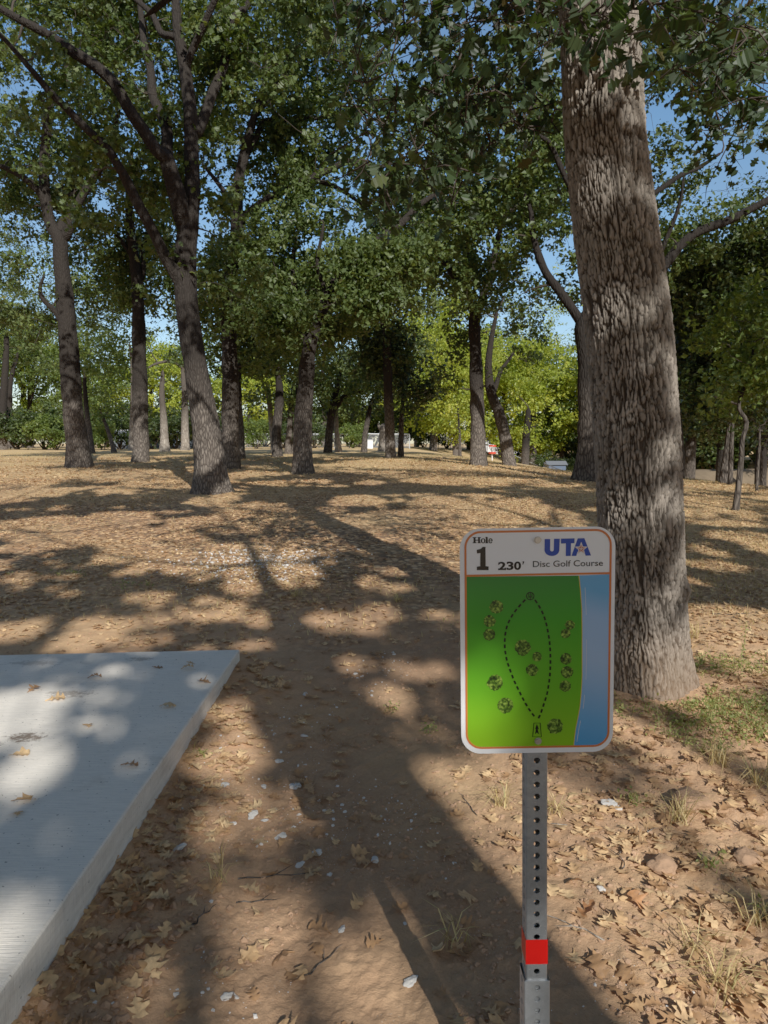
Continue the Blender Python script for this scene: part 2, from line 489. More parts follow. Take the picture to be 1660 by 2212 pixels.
def groundmat():
    m, nt, out = newmat('soil'); N = NT(nt)
    g = N.n('NewGeometry'); pos = g.outputs['Position']
    sx = N.n('SeparateXYZ'); nt.links.new(pos, sx.inputs[0])
    n1 = N.noise(pos, 1.3, 4); n2 = N.noise(pos, 9, 6, .6); n3 = N.noise(pos, 70, 4, .65); n4 = N.noise(pos, 260, 2)
    dirt = N.mix(n2, (.45, .25, .135), (.71, .44, .245))
    dirt = N.mix(N.ramp(n3, [(.3, (0, 0, 0)), (.72, (1, 1, 1))]), N.mix(.40, dirt, (.22, .12, .07)), dirt)
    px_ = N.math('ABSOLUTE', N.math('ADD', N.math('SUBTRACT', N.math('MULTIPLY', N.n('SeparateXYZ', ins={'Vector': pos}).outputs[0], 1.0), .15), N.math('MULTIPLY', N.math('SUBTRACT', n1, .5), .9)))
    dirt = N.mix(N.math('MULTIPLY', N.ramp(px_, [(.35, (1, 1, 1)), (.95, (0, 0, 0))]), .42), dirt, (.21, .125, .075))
    # pale limestone grit
    vg = N.n('TexVoronoi'); nt.links.new(pos, vg.inputs['Vector']); vg.inputs['Scale'].default_value = 75
    gr = N.math('MULTIPLY', N.ramp(vg.outputs['Distance'], [(.12, (1, 1, 1)), (.2, (0, 0, 0))]), N.ramp(N.noise(pos, 2.6, 3), [(.52, (0, 0, 0)), (.66, (1, 1, 1))]))
    dirt = N.mix(N.math('MULTIPLY', gr, .7), dirt, (.55, .50, .43))
    # litter: brown leaf flecks
    mp = N.n('Mapping'); nt.links.new(pos, mp.inputs[0]); mp.inputs['Scale'].default_value = (11, 11, 11)
    vv = N.n('TexVoronoi'); nt.links.new(mp.outputs[0], vv.inputs['Vector']); vv.inputs['Scale'].default_value = 1.3
    vc = N.n('SeparateColor'); nt.links.new(vv.outputs['Color'], vc.inputs[0])
    lit = N.ramp(vc.outputs[0], [(0, (.24, .125, .06)), (.4, (.46, .245, .115)), (.8, (.68, .40, .20)), (1, (.82, .56, .30))])
    lit = N.mix(N.ramp(vv.outputs['Distance'], [(.35, (0, 0, 0)), (.7, (1, 1, 1))]), lit, (.13, .08, .05))
    # dry grass
    n5 = N.noise(pos, 24, 5, .7)
    gs = N.mix(n5, (.38, .245, .11), (.78, .55, .27))
    yy = sx.outputs[1]; xx = sx.outputs[0]
    fl = N.math('ADD', N.ramp(N.math('MULTIPLY', yy, .1), [(.48, (0, 0, 0)), (.85, (1, 1, 1))]), N.math('MULTIPLY', N.math('SUBTRACT', n1, .5), 1.1), True)
    c = N.mix(N.math('MULTIPLY', fl, .85), dirt, lit)
    fg = N.math('ADD', N.ramp(N.math('MULTIPLY', yy, .02), [(.16, (0, 0, 0)), (.75, (.9, .9, .9))]), N.math('MULTIPLY', N.math('SUBTRACT', N.noise(pos, .45, 4), .5), 2.0), True)
    fr = N.math('MULTIPLY', N.ramp(N.math('ADD', N.math('MULTIPLY', xx, .1), .1), [(.12, (0, 0, 0)), (.4, (.7, .7, .7))]), N.ramp(N.math('MULTIPLY', yy, .1), [(.45, (0, 0, 0)), (.8, (1, 1, 1))]))
    fg = N.math('MAXIMUM', fg, N.math('MULTIPLY', fr, N.ramp(n1, [(.35, (0, 0, 0)), (.6, (1, 1, 1))])))
    c = N.mix(fg, c, gs)
    c = N.mix(N.math('MULTIPLY', N.ramp(N.noise(pos, .8, 4), [(.60, (0, 0, 0)), (.72, (1, 1, 1))]), N.math('MULTIPLY', fg, .5)), c, (.12, .13, .045))
    h = N.math('ADD', N.math('MULTIPLY', n3, 1.0), N.math('MULTIPLY', n4, .35))
    N.bsdf(out, c, .95, .08, 0, N.bump(h, .55, .012)); return m


M['ground'] = groundmat()

# ------------------------------------------------------------------ ground sheet
def build_ground():
    th = np.concatenate([np.linspace(-45, 45, 640, endpoint=False), np.linspace(45, 315, 150, endpoint=False)]) * math.pi / 180
    rr = np.concatenate([np.array([.02, .3, .6, .9]), np.geomspace(1.2, 6.5, 330, endpoint=False), np.geomspace(6.5, 60, 200, endpoint=False), np.geomspace(60, 4000, 60)])
    T, RR = np.meshgrid(th, rr)
    X = np.sin(T) * RR; Y = np.cos(T) * RR
    V = np.stack([X, Y, H(X, Y)], -1).reshape(-1, 3)
    k, n = len(th), len(rr)
    i = np.arange(n - 1)[:, None] * k; j = np.arange(k)[None]; j2 = (j + 1) % k
    Q = np.stack([i + j, i + k + j, i + k + j2, i + j2], -1).reshape(-1, 4)
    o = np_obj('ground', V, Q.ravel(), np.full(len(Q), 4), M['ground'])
    tag(o, 'reddish brown dirt ground strewn with leaf litter and dry grass', None, None, 'structure')


build_ground()

# ------------------------------------------------------------------ leaves
T_DIAM = np.array([[0, 0, 0], [.5, .32, .08], [1, 0, -.08], [.5, -.32, .08]]); Q_DIAM = [(0, 1, 2, 3)]
_w = [(0, .03, 0), (.18, .10, .02), (.34, .32, .06), (.44, .15, .03), (.60, .42, .06), (.72, .20, .02), (.88, .26, -.03), (1.0, .05, -.10)]
T_LOBE = np.array([[a, s * b, c + .35 * abs(b) * .3] for (a, b, c) in _w for s in (1, -1)])
Q_LOBE = [(2 * i, 2 * i + 2, 2 * i + 3, 2 * i + 1) for i in range(len(_w) - 1)]


def leaf_geo(P, size, Tm, Qm, seed=0, up=.55, droop=.35):
    g = np.random.default_rng(seed); n = len(P)
    Nn = g.normal(size=(n, 3)) * .6; Nn[:, 2] += up; Nn /= np.linalg.norm(Nn, axis=1)[:, None]
    D = g.normal(size=(n, 3)); D[:, 2] -= droop; D -= Nn * (D * Nn).sum(1)[:, None]; D /= np.linalg.norm(D, axis=1)[:, None] + 1e-9
    S = np.cross(Nn, D)
    sz = (size * g.uniform(.5, 1.35, n))[:, None, None]
    Tm = np.asarray(Tm)
    V = P[:, None] + sz * (Tm[None, :, :1] * D[:, None] + Tm[None, :, 1:2] * S[:, None] + Tm[None, :, 2:] * Nn[:, None])
    k = len(Tm)
    F = (np.arange(n)[:, None, None] * k + np.asarray(Qm)[None]).reshape(-1, len(Qm[0]))
    return V.reshape(-1, 3), F, len(Qm)


def make_crown(name, clumps, crad, nleaf, size, mat, parent, origin, seed, lobed=False, cull=True, flat=.7, extra=None):
    """clumps (n,3); crad (n,) radius; nleaf per clump"""
    g = np.random.default_rng(seed)
    cnt = np.maximum(3, (nleaf * (crad / crad.mean()) ** 2 * g.uniform(.6, 1.4, len(clumps))).astype(int))
    idx = np.repeat(np.arange(len(clumps)), cnt)
    ns = 9
    sp = g.normal(size=(len(clumps), ns, 3)); sp /= np.linalg.norm(sp, axis=2)[..., None]; sp *= g.uniform(.55, 1.25, (len(clumps), ns))[..., None]
    d = sp[idx, g.integers(0, ns, len(idx))]
    rr = g.uniform(0.12, 1, len(idx)) ** .7
    P = clumps[idx] + (d * (rr * crad[idx])[:, None] + g.normal(size=d.shape) * (.10 * crad[idx] + .03)[:, None]) * np.array([1, 1, flat])
    tone = g.uniform(0, 1, len(clumps))[idx] * .45 + g.uniform(0, 1, len(idx)) * .55
    Tm, Qm = (T_LOBE, Q_LOBE) if lobed else (T_DIAM, Q_DIAM)
    V, F, nf = leaf_geo(P, size, Tm, Qm, seed + 1)
    if cull:                                     # leaves left out to open the chosen sun patches
        n, kk = len(P), len(Tm)
        Vr = V.reshape(n, kk, 3); keep = np.ones(n, bool)
        if lobed: keep &= unlit(Vr.mean(1))
        else:
            for q in (1, 2, 3): keep &= unlit(Vr[:, q])
        V = Vr[keep].reshape(-1, 3); F = F[:len(V) // kk * nf]; tone = tone[keep]
    rnd = np.repeat(tone, nf)
    if extra is not None:
        V2, F2, r2 = extra
        F = np.vstack([F, F2 + len(V)]) if len(F2) else F
        V = np.vstack([V, V2]); rnd = np.concatenate([rnd, r2])
    return np_obj(name, V, F.ravel(), np.full(len(F), F.shape[1]), mat, parent, False, {'rnd': ('FACE', rnd)}, origin)


# ------------------------------------------------------------------ trees
def pl(pts, Y, dY=0.0):
    """measured points (px, py, width) at depth Y -> 3-D points and radii"""
    n = len(pts); P, r = [], []
    for i, (x, y, w) in enumerate(pts):
        yy = Y + dY * i / max(1, n - 1)
        p = at(x, y, yy); P.append(p); r.append(w / 2 / 1534.0 * (yy / ray(x, y)[1]))
    return np.array(P), np.array(r)


def connect(nodes, nrad, clumps, mb, seed, k=5, twigs=0, crad=None):
    g = np.random.default_rng(seed)
    nodes = np.array(nodes); nrad = np.array(nrad)
    d0 = np.array([np.min(((nodes - c) ** 2).sum(1)) for c in clumps])
    for ci in np.argsort(d0):
        c = clumps[ci]
        dd = nodes - c
        dist = np.sqrt((dd ** 2).sum(1)) + .35 * np.clip(dd[:, 2], 0, 9)
        b = int(np.argmin(dist)); a = nodes[b]; L = np.linalg.norm(c - a)
        if L < .15: continue
        n = max(4, int(L / .35) + 3)
        t = np.linspace(0, 1, n)[:, None]
        off = g.normal(size=3) * L * .13 + np.array([0, 0, L * .10])
        P = a + (c - a) * t + off * np.sin(t * math.pi) + np.cumsum(g.normal(size=(n, 3)) * L * .02, 0) * t
        r0 = min(nrad[b] * .75, .014 + .024 * L); r = np.linspace(r0, .006, n)
        mb.tube(P, r, k)
        nodes = np.vstack([nodes, P[1:]]); nrad = np.concatenate([nrad, r[1:]])
        for _ in range(twigs):
            e = c + g.normal(size=3) * (crad[ci] if crad is not None else .5) * .6
            m = (c + e) / 2 + g.normal(size=3) * .06
            s = P[int(g.integers(n // 2, n))]
            mb.tube(np.array([s, m, e]), np.array([.006, .004, .002]), 4)


def tree(name, label, cat, stems, ell=(), around=(0, .9), nleaf=110, size=.13, crad=(.5, .9), leaf='leaf', bark='bark', group=None, seed=1,
         sides=14, lobed=False, twigs=0, flare=.5, zmin=None, extra_clumps=None, cull=True, trunk_obj=None, crown=True, pre=None, back=False):
    """stems: list of (P, r); first one is the trunk. ell: list of (centre, radii, count)"""
    g = np.random.default_rng(seed)
    base = stems[0][0][0].copy(); bx, by = base[0], base[1]
    root = empty(name, (bx, by, hz(bx, by)), label, cat, group)
    mb = MB(); nodes, nrad = [], []
    for i, (P, r) in enumerate(stems):
        P = P.copy(); r = r.copy()
        if i == 0:
            P = np.vstack([P[:1] - [0, 0, .25], P]); r = np.concatenate([r[:1], r])
        Ps, rs = crom(P, r, max(.12, float(np.mean(r)) * .9))
        if i:
            Ps[1:] += (np.stack([vn(Ps[1:, 0] * 1.3, Ps[1:, 1] * 1.3, Ps[1:, 2] * 1.3, s=seed + q + i) for q in range(3)], 1)) * np.minimum(.10, rs[1:, None] * 1.2)
        mb.tube(Ps, rs, sides if i == 0 else max(8, sides - 4), flare=flare if i == 0 else 0, fseed=seed, rough=.10)
        sel = Ps[:, 2] > (zmin if zmin is not None else 0) if i == 0 else np.ones(len(Ps), bool)
        sel[:2] &= (i > 0)
        if i == 0: sel &= np.arange(len(Ps)) > len(Ps) * .55
        nodes.append(Ps[sel]); nrad.append(rs[sel])
    nodes = np.vstack(nodes); nrad = np.concatenate(nrad)
    O = np.array([bx, by, hz(bx, by)])
    if not crown:
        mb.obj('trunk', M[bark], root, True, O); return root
    C = []
    if around[0]:
        k = g.integers(0, len(nodes), around[0])
        off = g.normal(size=(around[0], 3)) * around[1]; off[:, 2] = off[:, 2] * .7 + .35 * around[1]
        if back: off[:, 1] = np.abs(off[:, 1]) * 1.2 + .15
        C.append(nodes[k] + off)
    for (c, rd, n) in ell:
        d = g.normal(size=(n * 3, 3)); d /= np.linalg.norm(d, axis=1)[:, None]
        q = np.array(c) + d * (g.uniform(0, 1, n * 3) ** .4)[:, None] * np.array(rd)
        keep = vn(q[:, 0] * .55, q[:, 1] * .55, q[:, 2] * .7, s=seed) > -.12
        C.append(q[keep][:n])
    if extra_clumps is not None: C.append(extra_clumps)
    C = np.vstack(C); C = C[C[:, 2] > H(C[:, 0], C[:, 1]) + (zmin or 1.8)]
    if cull: C = C[unlit(C) | (g.uniform(0, 1, len(C)) < .15)]
    cr = g.uniform(crad[0], crad[1], len(C))
    tw = MB(); connect(nodes, nrad, C, tw, seed, 5, twigs, cr)
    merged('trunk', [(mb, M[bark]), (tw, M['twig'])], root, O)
    make_crown('crown', C, cr, nleaf, size, M[leaf], root, O, seed, lobed, cull)
    return root


def based(pts, Y=None):
    """first measured point stands on the ground: find its distance"""
    p = hit(pts[0][0], pts[0][1])
    return p[1] if Y is None else Y


# --- the big leaning oak just behind the sign
Y1 = based([(1402, 1478)])
tp, tr = pl([(1402, 1478, 172), (1397, 1400, 172), (1391, 1300, 173), (1381, 1100, 176), (1373, 900, 177), (1357, 700, 180), (1330, 500, 175), (1306, 300, 168), (1299, 150, 170),
             (1290, 0, 165), (1275, -300, 150), (1268, -700, 130)], Y1)


def near_trunk(root, O, mb):
    P, r = crom(np.vstack([tp[:1] - [0, 0, .22], tp]), np.concatenate([tr[:1] * 1.02, tr]), .011)
    k = 300; n = len(P)
    V, Q = tube(P, r, k)
    V = V.reshape(n, k, 3)
    th = (np.arange(k) * 2 * math.pi / k)[None] + np.zeros((n, 1))
    s = np.concatenate([[0], np.cumsum(np.linalg.norm(np.diff(P, axis=0), axis=1))])[:, None] + np.zeros((1, k))
    ct, sn = np.cos(th) * 3, np.sin(th) * 3
    wrp = 74
    wob = .45 * vn(ct * 2.6, sn * 2.6, s * 9, s=3) + .9 * vn(ct, sn, s * 2.2, s=4) + .30 * vn(ct * 5, sn * 5, s * 24, s=34)
    u = th / (2 * math.pi) * wrp + wob
    v = s / .19 + .9 * vn(ct * 4, sn * 4, s * 5, s=6)
    f1, f2, cid = worley(u, v, wrp)
    e = f2 - f1
    v2 = s / .050 + 9 * cid + .55 * vn(ct * 6, sn * 6, s * 18, s=16)
    k2 = np.round(v2)
    cw = np.abs(v2 - k2) + .10 * np.abs(vn(ct * 14, sn * 14, s * 60, s=18))
    hid = _h(k2, np.round(cid * 991), np.zeros_like(v2), 5)
    crack = 1 - (1 - sstep(.07, .22, cw)) * (hid > .18)
    pid2 = _h(np.floor(v2), np.round(cid * 991), np.zeros_like(v2), 7)
    b = sstep(.05, .40, e) * (.32 + .68 * crack)
    bg_ = sstep(.04, .24, e) * (.45 + .55 * sstep(.0, 1, crack))
    cid = .5 * cid + .5 * pid2
    fine = vn(np.cos(th) * 40, np.sin(th) * 40, s * 40, s=12)
    hgt = np.clip((s - .22), 0, 9)
    fl = np.exp(-hgt / .16) * .17 * np.clip(.55 + .45 * np.cos(5 * th + 1.1 + .6 * np.sin(2 * th)) + .2 * np.cos(3 * th), .1, 2)
    damp = .7 + .3 * sstep(0, .5, hgt)
    cen = P[:, None]
    N = V - cen; rad = np.linalg.norm(N, axis=2, keepdims=True); N = N / np.maximum(rad, 1e-6)
    lump = .03 * vn(ct * .7, sn * .7, s * 1.4, s=15)
    dsp = (-.020 * (1 - bg_) * damp + .006 * (cid - .5) + .0035 * fine + .003 * vn(np.cos(th) * 18, np.sin(th) * 18, s * 16, s=13) + r[:, None] * (fl + lump))
    # a healed knot low on the right flank
    ang = np.arctan2(N[..., 1], N[..., 0]); kd = ((ang - (-.5)) * r[:, None] / .032) ** 2 + ((s - .22 - .62) / .05) ** 2
    dsp = dsp + .022 * np.exp(-kd)
    V = V + N * dsp[..., None]
    F = Q
    tb = MB(); tb.addq(V.reshape(-1, 3), F); nb = tb.n
    lb = MB()
    for (P2, r2) in LIMB1:
        a, b2 = crom(P2, r2, .10); lb.tube(a, b2, 12, rough=.08)
    pad = lambda x: np.concatenate([x.ravel(), np.ones(lb.n + mb.n)])
    merged('trunk', [(tb, M['bark_near']), (lb, M['bark']), (mb, M['twig'])], root, O, True, {'bark': ('POINT', pad(b)), 'plate': ('POINT', pad(cid))})


def near_clumps():
    g = np.random.default_rng(5); out = []
    # measured hanging sprays: (px, py, spread px, spread py, depth lo, hi, count)
    for (px, py, sx, sy, a, b, n) in [(900, 60, 110, 70, 4.4, 6.4, 24), (1050, 110, 110, 90, 4.2, 6.2, 34), (960, 210, 110, 70, 4.4, 6.2, 24), (1120, 230, 60, 60, 4.6, 6.4, 11),
                                      (850, 290, 60, 60, 4.6, 6.0, 12), (905, 370, 50, 40, 4.6, 5.8, 8), (822, 430, 20, 26, 4.6, 5.4, 5), (1000, 320, 60, 36, 4.6, 6.0, 7), (1290, 15, 90, 34, 3.5, 4.0, 13), (1320, 95, 46, 14, 3.5, 3.9, 3),
                                      (1470, 60, 80, 50, 4.2, 6.0, 20), (1590, 120, 70, 80, 4.2, 6.2, 24), (1620, 220, 46, 44, 4.4, 5.8, 10), (1540, 240, 36, 40, 4.4, 5.8, 5),
                                      (760, 60, 60, 60, 5.0, 6.6, 9), (1180, 20, 70, 30, 4.2, 6.0, 10), (995, 390, 8, 6, 4.4, 4.6, 1)]:
        for _ in range(n):
            if g.uniform() < .22: continue
            out.append(at(px + g.normal() * sx * .75, py + g.normal() * sy * .75, g.uniform(a, b)))
    return np.array(out)


NC = near_clumps()
LIMB1 = []
_top = tp[-1]
for (az, rise, L, z0, r0) in [(160, .30, 3.2, 4.9, .040), (215, .2, 2.6, 5.0, .035), (20, .3, 2.8, 4.9, .04), (-40, .25, 2.4, 5.0, .035), (-100, .35, 2.0, 5.2, .03), (95, .5, 4.5, 5.9, .05), (255, .3, 2.0, 4.9, .03), (300, .9, 3.5, 6.4, .06), (60, 1.2, 4, 6.6, .06), (170, 1.1, 4, 6.8, .06)]:
    i = int(np.argmin(np.abs(tp[:, 2] - z0))); p0 = tp[i] + np.array([0, 0, z0 - tp[i][2]]) * .0
    t0 = np.interp(z0, tp[:, 2], tp[:, 0]); p0 = np.array([t0, tp[0][1], z0])
    d = np.array([math.cos(R(az)), math.sin(R(az)), rise])
    pts = [p0 + d * L * t + np.array([0, 0, -.35 * L * t * t * (1 if rise < .5 else 0)]) + rng.normal(size=3) * .06 * (t > 0) for t in (0, .25, .5, .75, 1)]
    LIMB1.append((np.array(pts), np.linspace(r0, .02, 5)))


def big_oak():
    g = np.random.default_rng(3)
    st = [(tp, tr)] + LIMB1
    def top_only(C): return C
    # crown high above plus the measured hanging sprays
    base = tp[0]
    root = empty('oak_tree', (base[0], base[1], hz(base[0], base[1])), 'thick leaning oak trunk with deeply furrowed bark right behind the sign', 'tree')
    O = np.array(root.location)
    nodes, nr = [], []
    for (P, r) in LIMB1:
        a, b = crom(P, r, .12); nodes.append(a); nr.append(b)
    nodes = np.vstack(nodes); nr = np.concatenate(nr)
    d = g.normal(size=(420, 3)); d /= np.linalg.norm(d, axis=1)[:, None]
    C = np.array([base[0] + .2, base[1] + .6, 8.2]) + d * (g.uniform(0, 1, 420) ** .4)[:, None] * np.array([5.2, 4.8, 2.6])
    d2 = g.normal(size=(150, 3)); d2 /= np.linalg.norm(d2, axis=1)[:, None]
    C = np.vstack([C, np.array([-2.4, 8.0, 10.3]) + d2 * (g.uniform(0, 1, 150) ** .4)[:, None] * np.array([3.6, 2.6, 1.6])])  # unseen leaf mass added to shade the ground ahead
    d2 = g.normal(size=(190, 3)); d2 /= np.linalg.norm(d2, axis=1)[:, None]
    C = np.vstack([C, np.array([base[0] - .2, base[1] - .5, 6.5]) + d2 * (g.uniform(0, 1, 190) ** .4)[:, None] * np.array([4.4, 2.4, 1.1])])  # more unseen leaves added low in the crown to blend the limb shadows
    C = C[vn(C[:, 0] * .5, C[:, 1] * .5, C[:, 2] * .6, s=4) > -.3]
    tw = MB(); connect(nodes, nr, C, tw, 7, 5)
    crn = np.full(len(NC), .22) * g.uniform(.7, 1.5, len(NC))
    connect(nodes, np.maximum(nr * .3, .012), NC, tw, 9, 5, 3, crn)
    near_trunk(root, O, tw)
    cnt = np.maximum(4, (17 * g.uniform(.4, 1.6, len(NC))).astype(int)); idx = np.repeat(np.arange(len(NC)), cnt)
    P = NC[idx] + g.normal(size=(len(idx), 3)) * crn[idx][:, None] * .62
    V2, F2, nf = leaf_geo(P, .092, T_LOBE, Q_LOBE, 21, .35, .7)
    make_crown('crown', C, g.uniform(.6, 1.0, len(C)), 85, .15, M['leaf_near'], root, O, 17, extra=(V2, F2, np.repeat(g.uniform(0, 1, len(P)) ** 1.2, nf)))


big_oak()

# --- mid-distance oaks measured from the photograph
def oak(label, trunk, limbs, ell, Y=None, seed=1, **kw):
    Yb = based(trunk, Y)
    P, r = pl(trunk, Yb)
    st = [(P, r)]
    for (pts, dy) in limbs:
        st.append(pl(pts, Yb, dy))
    E = []
    for (px, py, dY, rx, ry, rz, n) in ell:
        E.append((at(px, py, Yb + dY + .6 * ry), (rx * 1.15, ry, rz * 1.15), int(n * 2.3)))
    kw['back'] = True
    kw['around'] = (int(kw['around'][0] * 1.9), kw['around'][1]); kw['nleaf'] = int(kw['nleaf'] * 1.0); kw['crad'] = (kw['crad'][0] * .8, kw['crad'][1] * .9)
    print('TREE', label[:40], 'Y=%.1f x=%.1f' % (Yb, P[0][0]))
    return tree('oak_tree', label, 'tree', st, E, seed=seed, **kw)


oak('tall oak with pale curved lower trunk and several heavy dark limbs, left of centre',
    [(460, 1064, 78), (455, 1010, 66), (447, 940, 62), (437, 880, 58), (425, 800, 52), (412, 720, 48), (402, 640, 46), (400, 560, 48), (406, 500, 46), (412, 450, 36), (416, 400, 34), (415, 350, 32), (412, 250, 30), (400, 150, 26), (386, 75, 22), (380, 0, 18), (372, -120, 12)],
    [([(405, 500, 36), (392, 450, 36), (376, 390, 36), (362, 335, 34), (345, 320, 26), (300, 250, 26), (245, 168, 25), (165, 110, 23), (90, 70, 19), (10, 22, 15), (-90, -40, 10)], -1.5),
     ([(362, 335, 26), (350, 262, 22), (338, 200, 20), (322, 135, 17), (305, 50, 13), (300, -60, 8)], 1.0),
     ([(394, 640, 26), (370, 588, 25), (345, 525, 24), (310, 450, 22), (270, 375, 20), (222, 312, 19), (185, 280, 17), (110, 208, 15), (72, 160, 13), (20, 100, 10), (-40, 40, 8)], -2.0),
     ([(414, 290, 24), (430, 262, 22), (462, 212, 21), (478, 150, 19), (488, 78, 17), (540, 8, 14), (580, -70, 9)], .8),
     ([(404, 150, 16), (425, 78, 15), (462, 8, 13), (500, -80, 8)], -.8),
     ([(388, 84, 15), (350, 66, 14), (318, 24, 12), (270, -20, 8)], .5)],
    [(330, 60, 3.4, 4.5, 2.4, 2.2, 80), (120, 20, 1.5, 2.8, 2.0, 1.6, 36), (470, -40, 2, 3, 2.2, 1.6, 44), (330, 620, -.3, .7, .6, .45, 7), (420, 575, -.5, .6, .4, .4, 6), (250, 300, 1.5, 2, 2, 1.6, 24), (380, -260, 1, 5, 4, 2.4, 90)],
    seed=101, around=(120, .75), nleaf=70, size=.125, crad=(.32, .68), sides=26, twigs=2, lobed=True)

oak('dark oak at far left whose trunk forks into a wide fan of limbs',
    [(172, 1010, 50), (167, 960, 47), (160, 900, 44), (152, 800, 40), (145, 700, 38), (138, 620, 35), (132, 560, 31), (129, 515, 32), (108, 480, 24), (96, 400, 22), (100, 290, 20), (108, 225, 16), (125, 180, 14), (152, 130, 11), (150, 40, 8)],
    [([(132, 515, 24), (146, 498, 20), (165, 450, 18), (200, 390, 17), (230, 350, 14), (240, 300, 11), (262, 240, 8)], -.8),
     ([(130, 500, 22), (140, 470, 20), (152, 420, 17), (163, 355, 15), (166, 290, 12), (172, 200, 10)], 1.2),
     ([(100, 455, 18), (88, 425, 17), (65, 398, 15), (32, 374, 12), (-20, 350, 9)], -.6),
     ([(134, 700, 14), (118, 672, 11), (98, 645, 10), (92, 620, 8), (100, 590, 5)], -.5)],
    [(100, 220, 1.5, 3.6, 2.6, 2.8, 80), (50, 470, 1, 2.4, 2, 1.6, 40), (30, 640, 2, 2.2, 2, 1.3, 30), (150, 60, 0, 3.2, 3, 2, 55), (20, 300, 0, 1.6, 2, 1.5, 20)],
    seed=102, around=(90, .8), nleaf=70, size=.125, crad=(.35, .7), sides=20)

oak('straight dark oak standing between the fan-limbed left oak and the pale curved oak',
    [(303, 998, 36), (305, 940, 34), (303, 860, 32), (301, 780, 30), (300, 700, 28), (297, 620, 24), (290, 560, 21), (282, 480, 18), (278, 400, 14), (285, 320, 10)],
    [([(298, 640, 14), (306, 600, 12), (312, 540, 10), (330, 470, 7)], .6), ([(292, 570, 12), (270, 530, 10), (245, 500, 8), (215, 490, 5)], .5)],
    [(290, 420, 0, 2.4, 2.4, 2.4, 45), (270, 640, .5, 2.2, 2, 1.2, 34), (200, 560, 1, 2, 2, 1.2, 22)],
    seed=103, around=(50, .9), nleaf=70, size=.14, crad=(.4, .8), sides=14)

oak('oak just right of the pale curved oak, with a long limb arching to the right',
    [(500, 1012, 40), (498, 950, 38), (498, 880, 36), (497, 800, 34), (495, 720, 32), (494, 660, 30), (499, 600, 29), (507, 540, 28), (512, 480, 26), (514, 420, 25), (520, 370, 22), (530, 322, 20), (550, 250, 16), (570, 190, 12), (575, 100, 8)],
    [([(524, 360, 15), (545, 296, 14), (570, 258, 13), (650, 258, 11), (760, 250, 7)], .6),
     ([(512, 480, 18), (560, 446, 18), (625, 411, 17), (700, 371, 15), (760, 350, 13), (800, 362, 10), (850, 352, 7)], -.8),
     ([(660, 395, 11), (700, 400, 10), (745, 418, 9), (790, 450, 6)], .5),
     ([(512, 450, 12), (490, 420, 11), (462, 385, 9), (440, 350, 6)], .8),
     ([(560, 240, 11), (590, 190, 10), (640, 140, 8), (700, 100, 6)], .5)],
    [(600, 180, 0, 3, 3, 2.4, 60), (720, 320, 0, 2.2, 2, 1.3, 30), (530, 560, .5, 1.0, 1, .7, 12), (640, 60, 0, 3.5, 3, 2, 60), (560, 690, 1, 1.2, 1.2, .9, 14), (780, 180, 0, 2.5, 2.5, 2, 36)],
    seed=104, around=(100, .8), nleaf=70, size=.14, crad=(.4, .75), sides=18)

oak('mottled oak near the middle whose upper trunk bends and leans to the right',
    [(655, 1023, 46), (655, 960, 41), (656, 900, 38), (660, 840, 34), (665, 780, 32), (672, 735, 30), (690, 680, 28), (710, 640, 26), (740, 592, 25), (780, 550, 23), (825, 514, 20), (868, 482, 17), (910, 440, 12), (960, 410, 8)],
    [([(668, 740, 20), (655, 690, 17), (640, 640, 14), (632, 570, 10), (640, 500, 7)], .8), ([(690, 680, 14), (700, 620, 12), (690, 560, 9), (700, 480, 6)], -.6), ([(780, 550, 12), (800, 600, 9), (840, 620, 6)], -.4)],
    [(690, 690, -1.6, 1.3, .7, .9, 24), (760, 585, -1.4, 1.5, .7, 1.0, 26), (840, 540, -1.2, 1.2, .7, .8, 16), (620, 620, 0, 2.3, 2.2, 1.7, 46), (740, 500, 0, 2.5, 2.5, 1.8, 46), (860, 600, 1, 2.2, 2.2, 1.5, 34), (640, 690, -.5, 1.2, 1, .6, 14), (900, 420, 0, 2.2, 2, 1.5, 30)],
    seed=105, around=(80, .9), nleaf=75, size=.14, crad=(.4, .8), sides=18)

oak('slim straight oak in the middle, left of the yellow-green trees',
    [(845, 990, 24), (843, 940, 21), (840, 880, 20), (838, 800, 19), (836, 740, 19), (832, 690, 18), (826, 640, 13), (815, 590, 9)],
    [([(834, 700, 12), (850, 655, 11), (862, 600, 8), (880, 540, 5)], .4)],
    [(840, 560, 0, 2.6, 2.6, 2.2, 50), (800, 640, 0, 1.6, 1.6, 1.0, 18)],
    seed=106, around=(30, .9), nleaf=70, size=.15, crad=(.45, .85), sides=12)

